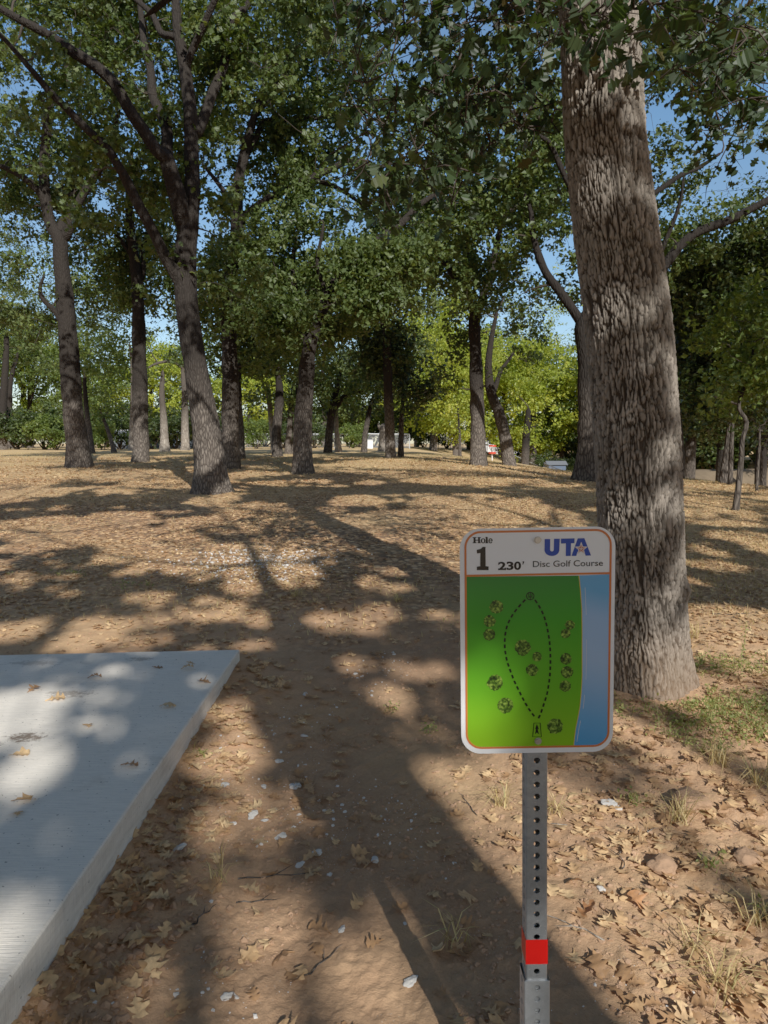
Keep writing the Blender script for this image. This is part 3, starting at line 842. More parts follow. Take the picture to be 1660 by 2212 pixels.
oak('oak right of centre whose trunk forks into a clear Y with arching limbs',
    [(1034, 1007, 36), (1033, 950, 32), (1031, 880, 30), (1029, 800, 28), (1027, 740, 26), (1026, 688, 26), (1040, 650, 17), (1055, 610, 16), (1066, 560, 14), (1078, 510, 13), (1086, 475, 11), (1110, 450, 8), (1150, 440, 6)],
    [([(1024, 692, 19), (1014, 655, 17), (1000, 612, 15), (966, 570, 13), (930, 545, 11), (886, 536, 8), (850, 545, 5)], -.6), ([(1012, 650, 11), (1006, 600, 10), (1012, 550, 8), (1000, 500, 5)], .8), ([(1080, 505, 9), (1070, 460, 8), (1040, 430, 6), (1010, 420, 4)], .2)],
    [(1030, 600, -1.3, 1.4, .7, .8, 16), (1000, 470, 0, 2.6, 2.6, 1.7, 46), (1110, 420, 0, 2.6, 2.4, 1.8, 40), (900, 480, 0, 2, 2, 1.3, 26), (1000, 320, 0, 3.2, 3, 2, 50), (1120, 620, 1.0, 1.2, 1.4, 1.2, 10)],
    seed=107, around=(80, .8), nleaf=70, size=.145, crad=(.4, .75), sides=16)

oak('short dark oak leaning left beside the red-topped disc golf basket',
    [(1102, 1008, 28), (1093, 955, 26), (1081, 900, 24), (1066, 862, 21), (1058, 830, 19), (1056, 780, 16), (1064, 720, 11), (1075, 670, 7)],
    [([(1064, 858, 11), (1085, 800, 9), (1110, 760, 6)], .5)],
    [(1085, 660, 0, 2, 2, 1.6, 30), (1070, 735, -.9, 1.3, .8, 1.0, 26), (1100, 770, -.5, 1.0, .8, .6, 14)],
    seed=108, around=(44, .7), nleaf=60, size=.15, crad=(.4, .7), sides=14)

oak('dark oak half hidden by the thick leaning trunk, with a long limb rightwards',
    [(1270, 1040, 60), (1272, 990, 50), (1273, 900, 46), (1270, 800, 43), (1265, 740, 40), (1262, 700, 36), (1290, 660, 26), (1350, 625, 23), (1425, 584, 21), (1468, 532, 20), (1510, 500, 19), (1575, 476, 18), (1660, 432, 16), (1760, 385, 12), (1850, 350, 8)],
    [([(1260, 702, 24), (1246, 680, 21), (1214, 632, 19), (1184, 590, 17), (1160, 540, 15), (1148, 500, 13), (1140, 450, 10), (1120, 400, 7)], .6), ([(1270, 690, 20), (1290, 600, 17), (1320, 500, 14), (1390, 430, 12), (1440, 400, 11), (1500, 365, 9), (1560, 330, 6)], .8),
     ([(1415, 590, 12), (1440, 520, 10), (1470, 440, 8), (1480, 380, 5)], -.5), ([(1300, 560, 14), (1260, 470, 12), (1200, 330, 11), (1160, 290, 9), (1100, 240, 7)], -1.0)],
    [(1500, 300, 1.5, 3.4, 2.6, 2.4, 90), (1640, 240, 1, 3.2, 2.6, 2.4, 80), (1170, 400, 0, 2.2, 2.2, 1.6, 36), (1450, 180, 0, 3, 3, 1.8, 50), (1150, 230, 0, 3, 3, 1.8, 46), (1580, 560, .8, 2, 2, 1.3, 24)],
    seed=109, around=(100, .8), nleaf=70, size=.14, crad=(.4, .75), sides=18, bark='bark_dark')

# --- unseen oaks placed beside and behind the camera to throw the dappled shade
def shade_oak(label, x, y, r, h, cr, seed, n=260, nl=95):
    z = hz(x, y)
    P = np.array([[x, y, z], [x + .02, y, z + 1.5], [x - .02, y + .03, z + 3.2], [x, y, z + 5.6], [x + .2, y - .1, z + h * .75], [x, y, z + h]])
    st = [(P, np.array([r * 1.15, r, r * .97, r * .8, r * .25, .03]))]
    g = np.random.default_rng(seed)
    for k in range(5):
        a = k * 1.3 + g.uniform(0, .4); L = cr * .85
        p0 = np.array([x, y, z + 6.4 + .4 * k])
        st.append((np.array([p0 + np.array([math.cos(a) * t * L, math.sin(a) * t * L, t * 1.8 + .4 * math.sin(t * 6 + k)]) for t in (0, .33, .66, 1)]), np.linspace(r * .2, .015, 4)))
    tree('oak_tree', label, 'tree', st, [((x, y, z + h * .74), (cr, cr, h * .25), n)], around=(60, 1.0), nleaf=int(nl * 1.5), size=.125, crad=(.6, 1.1), seed=seed, zmin=4.6, sides=16)


shade_oak('oak standing behind the camera whose trunk shadow crosses the dirt path by the sign post', 2.23, -3.55, .215, 11.5, 5.8, 201, 330, 105)
shade_oak('unseen oak well behind the camera on the right, shading the sign and dirt path', 3.4, -10.6, .26, 11.2, 5.4, 211, 420, 130)
shade_oak('unseen oak well behind the camera on the left, its crown shading the concrete tee pad', -1.6, -9.4, .25, 10.4, 5.2, 212, 420, 130)
shade_oak('unseen oak left of the camera beside the tee pad, its crown reaching over the path', -3.6, -.9, .24, 11.0, 4.6, 214, 330, 120)
shade_oak('unseen oak right of the camera, its crown shading the grass left of the leaning oak', 6.0, -.6, .24, 11.0, 4.4, 215, 330, 120)
shade_oak('unseen oak far behind the camera, third of the oaks added there', 7.6, -12.5, .25, 11.0, 5.2, 213, 300, 110)
shade_oak('unseen oak outside the frame to the right of the camera, shading the right-hand grass', 9.3, -3.5, .26, 11.0, 5.2, 202)
shade_oak('unseen oak outside the frame to the left rear of the camera, shading the tee pad', -4.2, -5.0, .25, 11.0, 5.0, 203)
shade_oak('unseen oak outside the frame left of the tee pad, shading the leafy ground beyond it', -7.6, 2.2, .24, 10.5, 4.2, 204)
shade_oak('unseen oak outside the frame on the right, level with the thick leaning trunk', 10.6, 6.0, .24, 10.5, 4.4, 205)
shade_oak('unseen oak added outside the frame on the right to shade the creek wood', 14.6, 10.0, .24, 12.5, 5.2, 216)
shade_oak('oak outside the frame far to the left of the fan-limbed oak', -16.5, 11.0, .25, 10.5, 5.0, 206, 200, 80)

# --- more trees further back
def simple(label, pts, ell, leaf='leaf', bark='bark', seed=1, limbs=(), size=.19, nleaf=50, crad=(.6, 1.1), Y=None, around=(14, .9), name='oak_tree', cat='tree', zmin=None, group=None):
    Yb = based(pts, Y); P, r = pl(pts, Yb)
    st = [(P, r)] + [pl(p, Yb, dy) for (p, dy) in limbs]
    s = Yb / 1534.0
    P[0][2] = hz(P[0][0], P[0][1])
    gr = 2.0 if name == 'oak_tree' else 1.2
    E = [(at(px, py - (gr - 1) * rz * 1.25, Yb + dY * s), (rx * s * gr, max(1.2, ry * s * gr), rz * s * gr * 1.15), int(n * gr * 1.9)) for (px, py, dY, rx, ry, rz, n) in ell]
    print('tree', label[:50], 'Y=%.1f x=%.1f z=%.2f' % (Yb, P[0][0], P[0][2]))
    return tree(name, label, cat, st, E, around=around, nleaf=nleaf, size=size, crad=crad, leaf=leaf, bark=bark, seed=seed, sides=10, zmin=zmin, group=group)


simple('grey oak trunk cut by the left edge of the photo', [(4, 972, 24), (4, 930, 20), (6, 880, 17), (12, 800, 14), (15, 720, 10)], [(10, 700, 0, 90, 60, 70, 30), (40, 800, 0, 50, 40, 40, 14)], seed=301)
simple('slender grey oak second from the left edge of the photo', [(24, 969, 15), (22, 920, 13), (21, 880, 12), (24, 820, 10), (40, 760, 7)], [(50, 700, 0, 80, 60, 70, 24)], seed=302)
simple('dark oak with two thin curving limbs, left of the fan-limbed oak', [(67, 968, 13), (65, 920, 11), (64, 880, 10), (66, 840, 9), (72, 805, 7), (80, 760, 5)], [(80, 740, 0, 90, 70, 55, 30)], seed=303, limbs=[([(66, 870, 7), (78, 830, 6), (90, 805, 5), (110, 790, 4)], -1)])
simple('thin trunk seen directly left of the fan-limbed oak trunk', [(148, 972, 9), (147, 920, 8), (146, 860, 7), (145, 800, 5)], [(140, 720, 0, 70, 60, 55, 22)], seed=304)
simple('grey trunk peeping out on the right of the fan-limbed oak trunk', [(199, 980, 15), (194, 940, 13), (188, 890, 11), (184, 840, 9), (183, 790, 6)], [(190, 830, -20, 45, 40, 30, 14), (200, 740, 0, 80, 60, 60, 26)], 'leaf_mid', seed=305)
simple('small grey tree leaning left in front of the hedge', [(248, 978, 12), (240, 950, 9), (232, 925, 8), (224, 905, 7), (215, 880, 4)], [(210, 850, 0, 45, 40, 38, 18)], 'leaf_mid', seed=306)
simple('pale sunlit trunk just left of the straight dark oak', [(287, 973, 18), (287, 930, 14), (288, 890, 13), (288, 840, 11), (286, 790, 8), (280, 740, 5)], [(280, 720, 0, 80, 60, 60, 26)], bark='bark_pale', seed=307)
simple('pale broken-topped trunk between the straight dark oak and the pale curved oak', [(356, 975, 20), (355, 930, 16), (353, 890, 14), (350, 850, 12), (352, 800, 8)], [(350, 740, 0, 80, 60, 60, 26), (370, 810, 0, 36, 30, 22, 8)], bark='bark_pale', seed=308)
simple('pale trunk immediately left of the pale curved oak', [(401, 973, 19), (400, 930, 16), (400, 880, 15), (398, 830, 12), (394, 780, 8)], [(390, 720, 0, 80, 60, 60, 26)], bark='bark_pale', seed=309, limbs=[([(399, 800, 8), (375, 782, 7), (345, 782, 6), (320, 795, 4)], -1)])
simple('brown trunk tucked behind the oak with the long right-arching limb', [(521, 991, 20), (519, 940, 18), (517, 890, 16), (515, 840, 14), (516, 780, 10)], [(540, 740, 0, 90, 60, 60, 30)], seed=310)
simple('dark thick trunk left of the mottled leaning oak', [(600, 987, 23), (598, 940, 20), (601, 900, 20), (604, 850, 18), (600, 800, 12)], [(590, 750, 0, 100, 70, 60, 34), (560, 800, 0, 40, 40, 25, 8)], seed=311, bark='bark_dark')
simple('pale snag with a snapped top behind the dark thick trunk', [(592, 980, 12), (588, 930, 11), (583, 880, 11), (579, 836, 12)], [(575, 760, 0, 60, 60, 45, 14)], seed=312, bark='bark_pale')
simple('left one of two close trunks behind the mottled leaning oak', [(623, 981, 15), (625, 940, 14), (628, 900, 12), (630, 850, 9)], [(620, 760, 0, 80, 60, 55, 24)], seed=313)
simple('grey trunk touching the left side of the mottled leaning oak', [(637, 981, 15), (640, 930, 14), (643, 880, 13), (645, 820, 10)], [(660, 740, 0, 80, 60, 55, 24)], seed=314)
simple('dark forked oak with one limb reaching right, right of the mottled leaning oak', [(709, 979, 19), (711, 940, 17), (716, 900, 17), (721, 870, 16), (730, 830, 12), (735, 800, 8)], [(740, 780, 0, 100, 80, 50, 34), (760, 840, 0, 60, 60, 30, 14)], bark='bark_dark', seed=315, limbs=[([(722, 880, 13), (740, 860, 11), (762, 850, 9), (785, 845, 6)], -1), ([(714, 905, 7), (700, 885, 5), (690, 860, 4)], 1)])
simple('pale-footed trunk right behind the dark forked oak', [(732, 977, 16), (728, 940, 11), (726, 900, 10), (724, 850, 8)], [(740, 740, 0, 70, 60, 50, 20)], bark='bark_pale', seed=316)
simple('dark slanting oak left of the white forked stump', [(787, 977, 14), (789, 940, 12), (796, 900, 11), (806, 860, 8)], [(810, 820, 0, 60, 60, 45, 22)], bark='bark_dark', leaf='leaf_dark', seed=317)
simple('small oak with a dense dark crown right of the slim straight oak', [(866, 988, 14), (867, 940, 12), (868, 900, 10), (872, 850, 7)], [(880, 820, 0, 50, 45, 90, 60), (870, 880, 0, 45, 40, 40, 24)], leaf='leaf_dark', bark='bark_dark', seed=318, around=(6, .7))
simple('thick dark trunk among the yellow-green trees right of the basket', [(1135, 972, 18), (1137, 940, 17), (1140, 915, 15), (1142, 880, 10)], [(1140, 820, 0, 75, 60, 70, 50)], leaf='leaf_bright', bark='bark_dark', seed=319, Y=66)
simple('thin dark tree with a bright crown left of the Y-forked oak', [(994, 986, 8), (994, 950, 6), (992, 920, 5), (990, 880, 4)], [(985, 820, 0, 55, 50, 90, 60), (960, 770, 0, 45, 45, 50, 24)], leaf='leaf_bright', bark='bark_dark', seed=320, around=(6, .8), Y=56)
# white forked stump
Yb = based([(827, 975)])
P, r = pl([(827, 976, 20), (826, 950, 14), (828, 930, 14), (828, 915, 16)], Yb)
sr = tree('tree_stump', 'bleached white stump with a forked broken top, left of the slim straight oak', 'stump', [(P, r), pl([(829, 935, 8), (834, 922, 7), (838, 914, 6)], Yb), pl([(826, 935, 8), (820, 922, 7), (818, 914, 5)], Yb)], bark='bark_pale', seed=330, crown=False)

# right-hand creek-side wood
for i, (lab, pts, ell, kw) in enumerate([
    ('crooked thin dark sapling standing alone on the right, in front of the creek wood', [(1590, 1102, 15), (1597, 1040, 13), (1602, 990, 11), (1604, 950, 10), (1613, 912, 9), (1597, 884, 8), (1600, 860, 7), (1622, 800, 6), (1628, 740, 4)], [(1620, 740, 0, 90, 60, 90, 34), (1640, 850, 0, 50, 50, 40, 10)], dict(size=.11, crad=(.3, .55), nleaf=60)),
    ('dark trunk closest to the thick leaning trunk in the creek wood', [(1472, 1036, 15), (1472, 990, 13), (1470, 940, 12), (1468, 880, 9), (1470, 800, 6)], [(1500, 760, 0, 100, 80, 100, 60), (1480, 900, 0, 50, 50, 50, 20)], dict(size=.16)),
    ('dark trunk with a slanting dead branch in the creek wood', [(1505, 1036, 15), (1503, 990, 12), (1500, 950, 11), (1500, 900, 9), (1505, 820, 6)], [(1530, 800, 0, 90, 80, 90, 60), (1520, 910, 0, 60, 50, 50, 26)], dict(size=.16)),
    ('slim dark trunk paired with the slanting-branch trunk in the creek wood', [(1519, 1037, 9), (1519, 990, 8), (1517, 940, 7), (1520, 880, 5)], [(1560, 860, 0, 70, 60, 60, 30)], dict(size=.16)),
    ('thick mottled trunk leaning right near the pale logs of the creek bank', [(1563, 1045, 19), (1566, 1010, 17), (1572, 970, 15), (1576, 920, 12), (1580, 850, 8)], [(1590, 830, 0, 90, 80, 90, 60), (1570, 930, 0, 60, 50, 45, 22)], dict(size=.16)),
    ('dark trunk immediately right of the thick mottled leaning trunk', [(1578, 1047, 11), (1579, 1000, 10), (1581, 950, 9), (1584, 880, 6)], [(1640, 700, 0, 90, 80, 110, 50)], dict(size=.16)),
    ('thin pale sapling at the right edge of the photo', [(1635, 1062, 7), (1637, 1020, 6), (1640, 980, 5), (1642, 920, 4)], [(1645, 880, 0, 50, 50, 60, 24)], dict(size=.14)),
    ('grey leaning trunk last on the right edge of the photo', [(1652, 1040, 9), (1646, 1000, 7), (1642, 970, 6), (1640, 930, 4)], [(1680, 840, 0, 70, 60, 80, 34)], dict(size=.16, Y=24)),
]):
    simple(lab, pts, ell, 'leaf_dark' if i else 'leaf_mid', 'bark_dark', 340 + i, around=(10, .8), name='creek_tree', **{**dict(nleaf=60, crad=(.5, .9)), **kw})
for k, (px, lab) in enumerate([(1490, 'dark dense tree at the back of the creek wood, nearest the thick leaning trunk'), (1560, 'dark dense tree in the middle of the creek wood backdrop'), (1645, 'dark dense tree in the creek wood backdrop at the right edge')]):
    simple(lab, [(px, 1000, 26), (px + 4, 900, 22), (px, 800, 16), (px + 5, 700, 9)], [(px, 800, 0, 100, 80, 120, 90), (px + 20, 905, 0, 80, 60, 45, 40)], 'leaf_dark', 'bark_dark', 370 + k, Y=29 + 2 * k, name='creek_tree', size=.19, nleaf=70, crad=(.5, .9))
simple('tall leafy tree filling the right edge above the creek wood', [(1720, 1040, 30), (1718, 960, 27), (1715, 860, 24), (1708, 740, 20), (1700, 620, 15), (1690, 500, 10)], [(1600, 720, 0, 110, 80, 90, 80), (1640, 560, 0, 110, 80, 90, 70), (1560, 850, 20, 80, 60, 60, 40), (1500, 640, 20, 60, 60, 80, 36)], 'leaf_dark', 'bark_dark', 360, Y=21, name='creek_tree', size=.15, nleaf=70, crad=(.5, .9))

# --- background wall of trees beyond the fence: three prototypes, copied
def bg_proto(kind, seed, h, cr, leaf, n=150):
    g = np.random.default_rng(seed)
    root = empty('background_tree', (0, 0, 0))
    mb = MB()
    P = np.array([[0, 0, -.3], [.1, 0, h * .2], [-.1, .1, h * .45], [.2, 0, h * .8]])
    a, b = crom(P, np.array([.3, .24, .2, .06]), .5); mb.tube(a, b, 8, flare=.4, fseed=seed)
    nodes = a[len(a) // 3:]; nr = b[len(a) // 3:]
    d = g.normal(size=(n * 2, 3)); d /= np.linalg.norm(d, axis=1)[:, None]
    C = np.array([0, 0, h * .56]) + d * (g.uniform(0, 1, n * 2) ** .38)[:, None] * np.array([cr, cr, h * .43])
    C = C[vn(C[:, 0] * .45, C[:, 1] * .45, C[:, 2] * .45, s=seed) > -.2][:n]
    tw = MB(); connect(nodes, nr, C[::3], tw, seed, 4)
    merged('trunk', [(mb, M['bark']), (tw, M['twig'])], root, None)
    make_crown('crown', C, g.uniform(.7, 1.4, len(C)), 75, .26, M[leaf], root, None, seed, cull=False)
    return root


def copy_tree(root):
    c = root.copy(); col.objects.link(c)
    for ch in root.children:
        k = ch.copy(); col.objects.link(k); k.parent = c
    return c


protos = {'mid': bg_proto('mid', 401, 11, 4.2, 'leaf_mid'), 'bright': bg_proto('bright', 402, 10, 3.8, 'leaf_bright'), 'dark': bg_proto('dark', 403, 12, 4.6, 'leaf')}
used = {}
BG = [  # px, distance, kind, scale, label
    (-60, 62, 'mid', 1.0, 'green tree beyond the hedge at the left edge of the photo'),
    (60, 70, 'bright', 1.0, 'light green tree behind the hedge, above the two-limbed dark oak'),
    (170, 66, 'mid', .9, 'mid green tree behind the fan-limbed oak trunk'),
    (235, 80, 'bright', .72, 'low pale green tree under the bright sky gap on the left'),
    (330, 72, 'bright', .85, 'yellowish tree seen between the straight dark oak and the pale curved oak'),
    (420, 78, 'mid', 1.0, 'green tree behind the pale curved oak trunk'),
    (540, 74, 'bright', .8, 'bright green tree low behind the fence, right of the pale curved oak'),
    (620, 84, 'dark', 1.0, 'dark green tree behind the two close trunks'),
    (700, 76, 'dark', .95, 'dark green tree behind the dark forked oak'),
    (775, 86, 'mid', .9, 'mid green tree behind the slanting dark oak'),
    (850, 88, 'dark', 1.0, 'dark green tree behind the slim straight oak'),
    (935, 74, 'bright', 1.25, 'tall sunlit yellow-green tree right of the dense dark crown'),
    (1015, 84, 'mid', 1.15, 'mid green tree directly behind the Y-forked oak'),
    (1085, 76, 'bright', 1.15, 'sunlit yellow-green tree above the disc golf basket'),
    (1150, 72, 'bright', 1.1, 'yellow-green tree left of the half-hidden dark oak'),
    (985, 66, 'bright', .85, 'shorter sunlit yellow-green tree left of the Y-forked oak'),
    (1215, 74, 'mid', .95, 'green tree with dipping boughs close to the half-hidden dark oak'),
    (900, 96, 'mid', 1.0, 'distant green tree low behind the long pale fence'),
    (1120, 100, 'dark', 1.0, 'distant dark tree behind the bright trees by the basket'),
    (1260, 88, 'dark', 1.0, 'distant dark tree just left of the thick leaning trunk'),
    (1320, 70, 'mid', 1.0, 'green tree mostly hidden by the thick leaning trunk'),
    (1450, 62, 'dark', 1.1, 'tall green tree above the creek bank, right of the thick leaning trunk'),
    (1560, 58, 'dark', 1.1, 'green tree rising behind the creek-side trunks'),
    (1680, 54, 'bright', 1.1, 'light green tree behind the wood at the right edge'),
    (1780, 46, 'dark', 1.1, 'dark tree beyond the right edge of the photo'),
    (-200, 56, 'dark', 1.1, 'dark tree beyond the left edge of the photo'),
    (-420, 58, 'mid', 1.1, 'first green tree well outside the left edge of the photo'),
    (-640, 52, 'dark', 1.1, 'second dark tree well outside the left edge of the photo'),
    (-900, 50, 'mid', 1.1, 'third green tree far outside the left edge of the photo'),
    (-1250, 44, 'dark', 1.1, 'fourth dark tree far outside the left edge of the photo'),
    (2000, 44, 'mid', 1.1, 'first green tree well outside the right edge of the photo'),
    (2300, 40, 'dark', 1.1, 'second dark tree well outside the right edge of the photo'),
]
for i, (px, Y, kd, s, lab) in enumerate(BG):
    o = protos[kd] if kd not in used else copy_tree(protos[kd])
    used[kd] = 1
    x = (px - 830) / 1534.0 * Y
    o.location = (x, Y, hz(x, Y) - .1); s *= 1.22; o.scale = (s, s, s * random.uniform(.95, 1.15)); o.rotation_euler = (0, 0, random.uniform(0, 6.28))
    tag(o, lab, 'tree', 'trees beyond the fence')

# --- hedge shrubs on the left, in front of the fence
def shrub_proto(seed, leaf):
    g = np.random.default_rng(seed); root = empty('shrub', (0, 0, 0))
    mb = MB()
    for k in range(7):
        a = g.uniform(0, 6.28); e = np.array([math.cos(a) * 1.0, math.sin(a) * 1.0, 1.6])
        mb.tube(np.array([[0, 0, -.1], e * .5 + g.normal(size=3) * .1, e]), np.array([.05, .035, .015]), 5)
    mb.obj('stems', M['bark_dark'], root, True)
    d = g.normal(size=(60, 3)); d /= np.linalg.norm(d, axis=1)[:, None]
    C = np.array([0, 0, 1.5]) + d * (g.uniform(0, 1, 60) ** .4)[:, None] * np.array([2.0, 1.5, 1.4]); C[:, 2] = np.abs(C[:, 2])
    make_crown('foliage', C, g.uniform(.4, .7, 60), 70, .17, M[leaf], root, None, seed, cull=False)
    return root


sp = [shrub_proto(411, 'leaf_dark'), shrub_proto(412, 'leaf_mid')]
su = {}
for (px, Y, k, s, lab) in [(40, 50, 0, 1.0, 'dark hedge shrub between the second grey oak and the two-limbed oak'), (100, 51, 0, 1.15, 'dark hedge shrub right of the two-limbed oak'), (125, 49, 1, .9, 'yellowish green shrub in the hedge left of the fan-limbed oak trunk'),
                       (178, 50, 0, 1.0, 'dark hedge shrub hidden behind the fan-limbed oak trunk'), (225, 47, 1, .7, 'small green shrub beside the small leaning tree'), (262, 51, 0, 1.1, 'dark shrub between the small leaning tree and the pale sunlit trunk'),
                       (330, 54, 0, 1.15, 'dark hedge shrub between the straight dark oak and the broken-topped trunk'), (380, 55, 0, 1.1, 'dark hedge shrub between the two pale trunks'), (440, 57, 0, 1.0, 'dark shrub behind the pale curved oak'),
                       (555, 58, 1, .9, 'bright green shrub right of the brown trunk by the fence'), (615, 60, 0, 1.0, 'dark shrub behind the dark thick trunk'), (680, 62, 0, 1.0, 'dark shrub right of the mottled leaning oak'), (765, 62, 1, .8, 'small bright shrub right of the dark forked oak'),
                       (1190, 66, 0, 1.0, 'dark shrub near the dark fence panel right of the basket'), (-30, 49, 0, 1.2, 'dark hedge shrub at the left edge of the photo'),
                       (860, 84, 0, 1.3, 'shrub behind the long fence near the slim straight oak'), (915, 86, 1, 1.2, 'green shrub behind the long fence right of the dense dark crown'), (965, 84, 0, 1.3, 'dark shrub behind the long fence left of the Y-forked oak'), (1015, 82, 1, 1.1, 'shrub behind the Y-forked oak trunk'),
                       (1110, 84, 0, 1.2, 'dark shrub right of the short leaning oak'), (1150, 82, 0, 1.2, 'dark shrub behind the bright-railed fence end'), (1235, 78, 0, 1.4, 'dark shrub low behind the blue shed'), (1262, 74, 0, 1.3, 'dark shrub touching the half-hidden dark oak'), (500, 74, 0, 1.3, 'dark shrub behind the fence at the pale curved oak foot'),
                       (575, 92, 0, 2.2, 'tall far thicket shrub left of the dark thick trunk'), (640, 95, 1, 2.1, 'tall far thicket shrub behind the two close trunks'), (700, 92, 0, 2.2, 'tall far thicket shrub behind the dark forked oak'), (755, 95, 0, 2.1, 'tall far thicket shrub left of the slanting dark oak'), (808, 92, 1, 2.2, 'tall far thicket shrub between the slanting dark oak and the white stump'),
                       (860, 97, 0, 2.2, 'tall far thicket shrub behind the small dense dark oak'), (1060, 97, 1, 2.0, 'tall far thicket shrub above the disc golf basket'), (1180, 95, 0, 2.2, 'tall far thicket shrub right of the bright-railed fence'), (420, 88, 1, 2.1, 'tall far thicket shrub behind the pale trunk by the curved oak'), (310, 86, 0, 2.1, 'tall far thicket shrub behind the straight dark oak'),
                       (195, 84, 1, 2.0, 'tall far thicket shrub right of the fan-limbed oak'), (30, 84, 0, 2.0, 'tall far thicket shrub behind the second grey oak'),
                       (1475, 50, 0, 1.8, 'dark thicket shrub seen just right of the thick leaning trunk'), (1515, 54, 0, 1.9, 'dark thicket shrub behind the slanting-branch trunk'), (1550, 48, 0, 1.7, 'dark thicket shrub above the bleached plank'), (1595, 52, 0, 1.9, 'dark thicket shrub behind the crooked sapling'), (1640, 47, 0, 1.8, 'dark thicket shrub by the thin pale sapling'), (1690, 45, 0, 1.9, 'dark thicket shrub past the right edge of the photo')]:
    o = sp[k] if k not in su else copy_tree(sp[k]); su[k] = 1
    x = (px - 830) / 1534.0 * Y
    o.location = (x, Y, hz(x, Y)); o.scale = (s * 1.1, s, s); o.rotation_euler = (0, 0, random.uniform(0, 6.28))
    tag(o, lab, 'shrub', 'hedge shrubs')

# ------------------------------------------------------------------ concrete tee pad
def concrete_mat():
    m, nt, out = newmat('broomed_concrete'); N = NT(nt)
    v = N.coords('Object')
    n1 = N.noise(v, 3, 5, .6); n2 = N.noise(v, 60, 4)
    br = N.noise(N.coords('Object', (9, 260, 9)), 1.0, 3, .6)
    c = N.mix(n1, (.90, .825, .715), (.97, .91, .82))
    c = N.mix(N.math('MULTIPLY', N.ramp(br, [(.3, (1, 1, 1)), (.6, (0, 0, 0))]), .45), c, (.45, .43, .40))
    c = N.mix(N.math('MULTIPLY', n2, .22), c, (.42, .40, .38))
    dark = N.ramp(N.noise(v, 62, 3, .5), [(.67, (0, 0, 0)), (.72, (1, 1, 1))])
    c = N.mix(N.math('MULTIPLY', dark, .75), c, (.10, .085, .07))
    dust = N.ramp(N.noise(v, 2.2, 5, .7, .6), [(.56, (0, 0, 0)), (.72, (1, 1, 1))])
    c = N.mix(N.math('MULTIPLY', dust, .38), c, (.42, .33, .25))
    # trodden dirt smears
    sep = N.n('SeparateXYZ'); nt.links.new(v, sep.inputs[0])
    for (sx, sy, rx, ry, st) in [(-.72, -1.45, .10, .07, .9), (-.77, -.86, .16, .07, .6), (-.60, -.22, .10, .05, .55), (-.82, -1.52, .05, .03, .7), (-1.25, -.30, .2, .06, .4)]:
        dx = N.math('DIVIDE', N.math('SUBTRACT', sep.outputs[0], sx), rx); dy = N.math('DIVIDE', N.math('SUBTRACT', sep.outputs[1], sy), ry)
        d = N.math('ADD', N.math('MULTIPLY', dx, dx), N.math('MULTIPLY', dy, dy))
        d = N.math('ADD', d, N.math('MULTIPLY', N.math('SUBTRACT', N.noise(v, 28, 5, .75), .5), 5.0))
        c = N.mix(N.math('MULTIPLY', N.ramp(d, [(.1, (1, 1, 1)), (.9, (0, 0, 0))]), st), c, (.16, .11, .075))
    # soil stain creeping up the sides
    g = N.n('NewGeometry'); gs = N.n('SeparateXYZ'); nt.links.new(g.outputs['Normal'], gs.inputs[0])
    side = N.ramp(gs.outputs[2], [(.3, (1, 1, 1)), (.8, (0, 0, 0))])
    c = N.mix(N.math('MULTIPLY', side, N.math('MULTIPLY', N.ramp(N.noise(N.coords('Object', (4, 4, 30)), 1, 5, .7), [(.3, (0, 0, 0)), (.7, (1, 1, 1))]), .55)), c, (.40, .34, .27))
    h = N.math('ADD', N.math('MULTIPLY', br, .8), N.math('MULTIPLY', n2, .5))
    N.bsdf(out, c, .88, .2, 0, N.bump(h, .6, .006)); return m


M['concrete'] = concrete_mat()


def slab():
    bm = bmesh.new()
    top, bot = .212, -.12
    O = Vector((-.977, 4.70, 0))
    pts = [(-.977, 4.70), (-2.78, 4.555), (-2.78, -.6), (-.977, -.6)]
    tv = [bm.verts.new((x - O.x, y - O.y, top)) for x, y in pts]; bv = [bm.verts.new((x - O.x, y - O.y, bot)) for x, y in pts]
    bm.faces.new(tv); bm.faces.new(bv[::-1])
    for i in range(4):
        bm.faces.new((tv[i], bv[i], bv[(i + 1) % 4], tv[(i + 1) % 4]))
    bmesh.ops.recalc_face_normals(bm, faces=bm.faces)
    bmesh.ops.bevel(bm, geom=[e for e in bm.edges if abs(e.verts[0].co.z - e.verts[1].co.z) < .01 and e.verts[0].co.z > .1] + [e for e in bm.edges if abs(e.verts[0].co.z - e.verts[1].co.z) > .1], offset=.014, segments=3, affect='EDGES', profile=.6)
    # cut into a finer skin and roughen the arris a little
    bmesh.ops.subdivide_edges(bm, edges=[e for e in bm.edges if e.calc_length() > .5], cuts=90, use_grid_fill=False)
    for v in bm.verts:
        q = float(fbm(np.array([v.co.x * 9]), np.array([v.co.y * 9]), o=2, s=77)[0])
        if v.co.x > -.02: v.co.x += .003 * q
        if v.co.z < top - .001 and v.co.z > .15: v.co.z += .0015 * q
    me = bpy.data.meshes.new('tee_pad'); bm.to_mesh(me); bm.free(); me.materials.append(M['concrete'])
    o = bpy.data.objects.new('tee_pad', me); col.objects.link(o); o.location = O
    tag(o, 'pale broom-finished concrete tee pad with a thick square edge, lower left', 'tee pad')


slab()
SLAB_TOP = .212

# ------------------------------------------------------------------ disc golf sign
SX, SY, SZ = .3045, 1.38, 1.208
SW, SH = .305, .457
LEAN = R(-1.15)


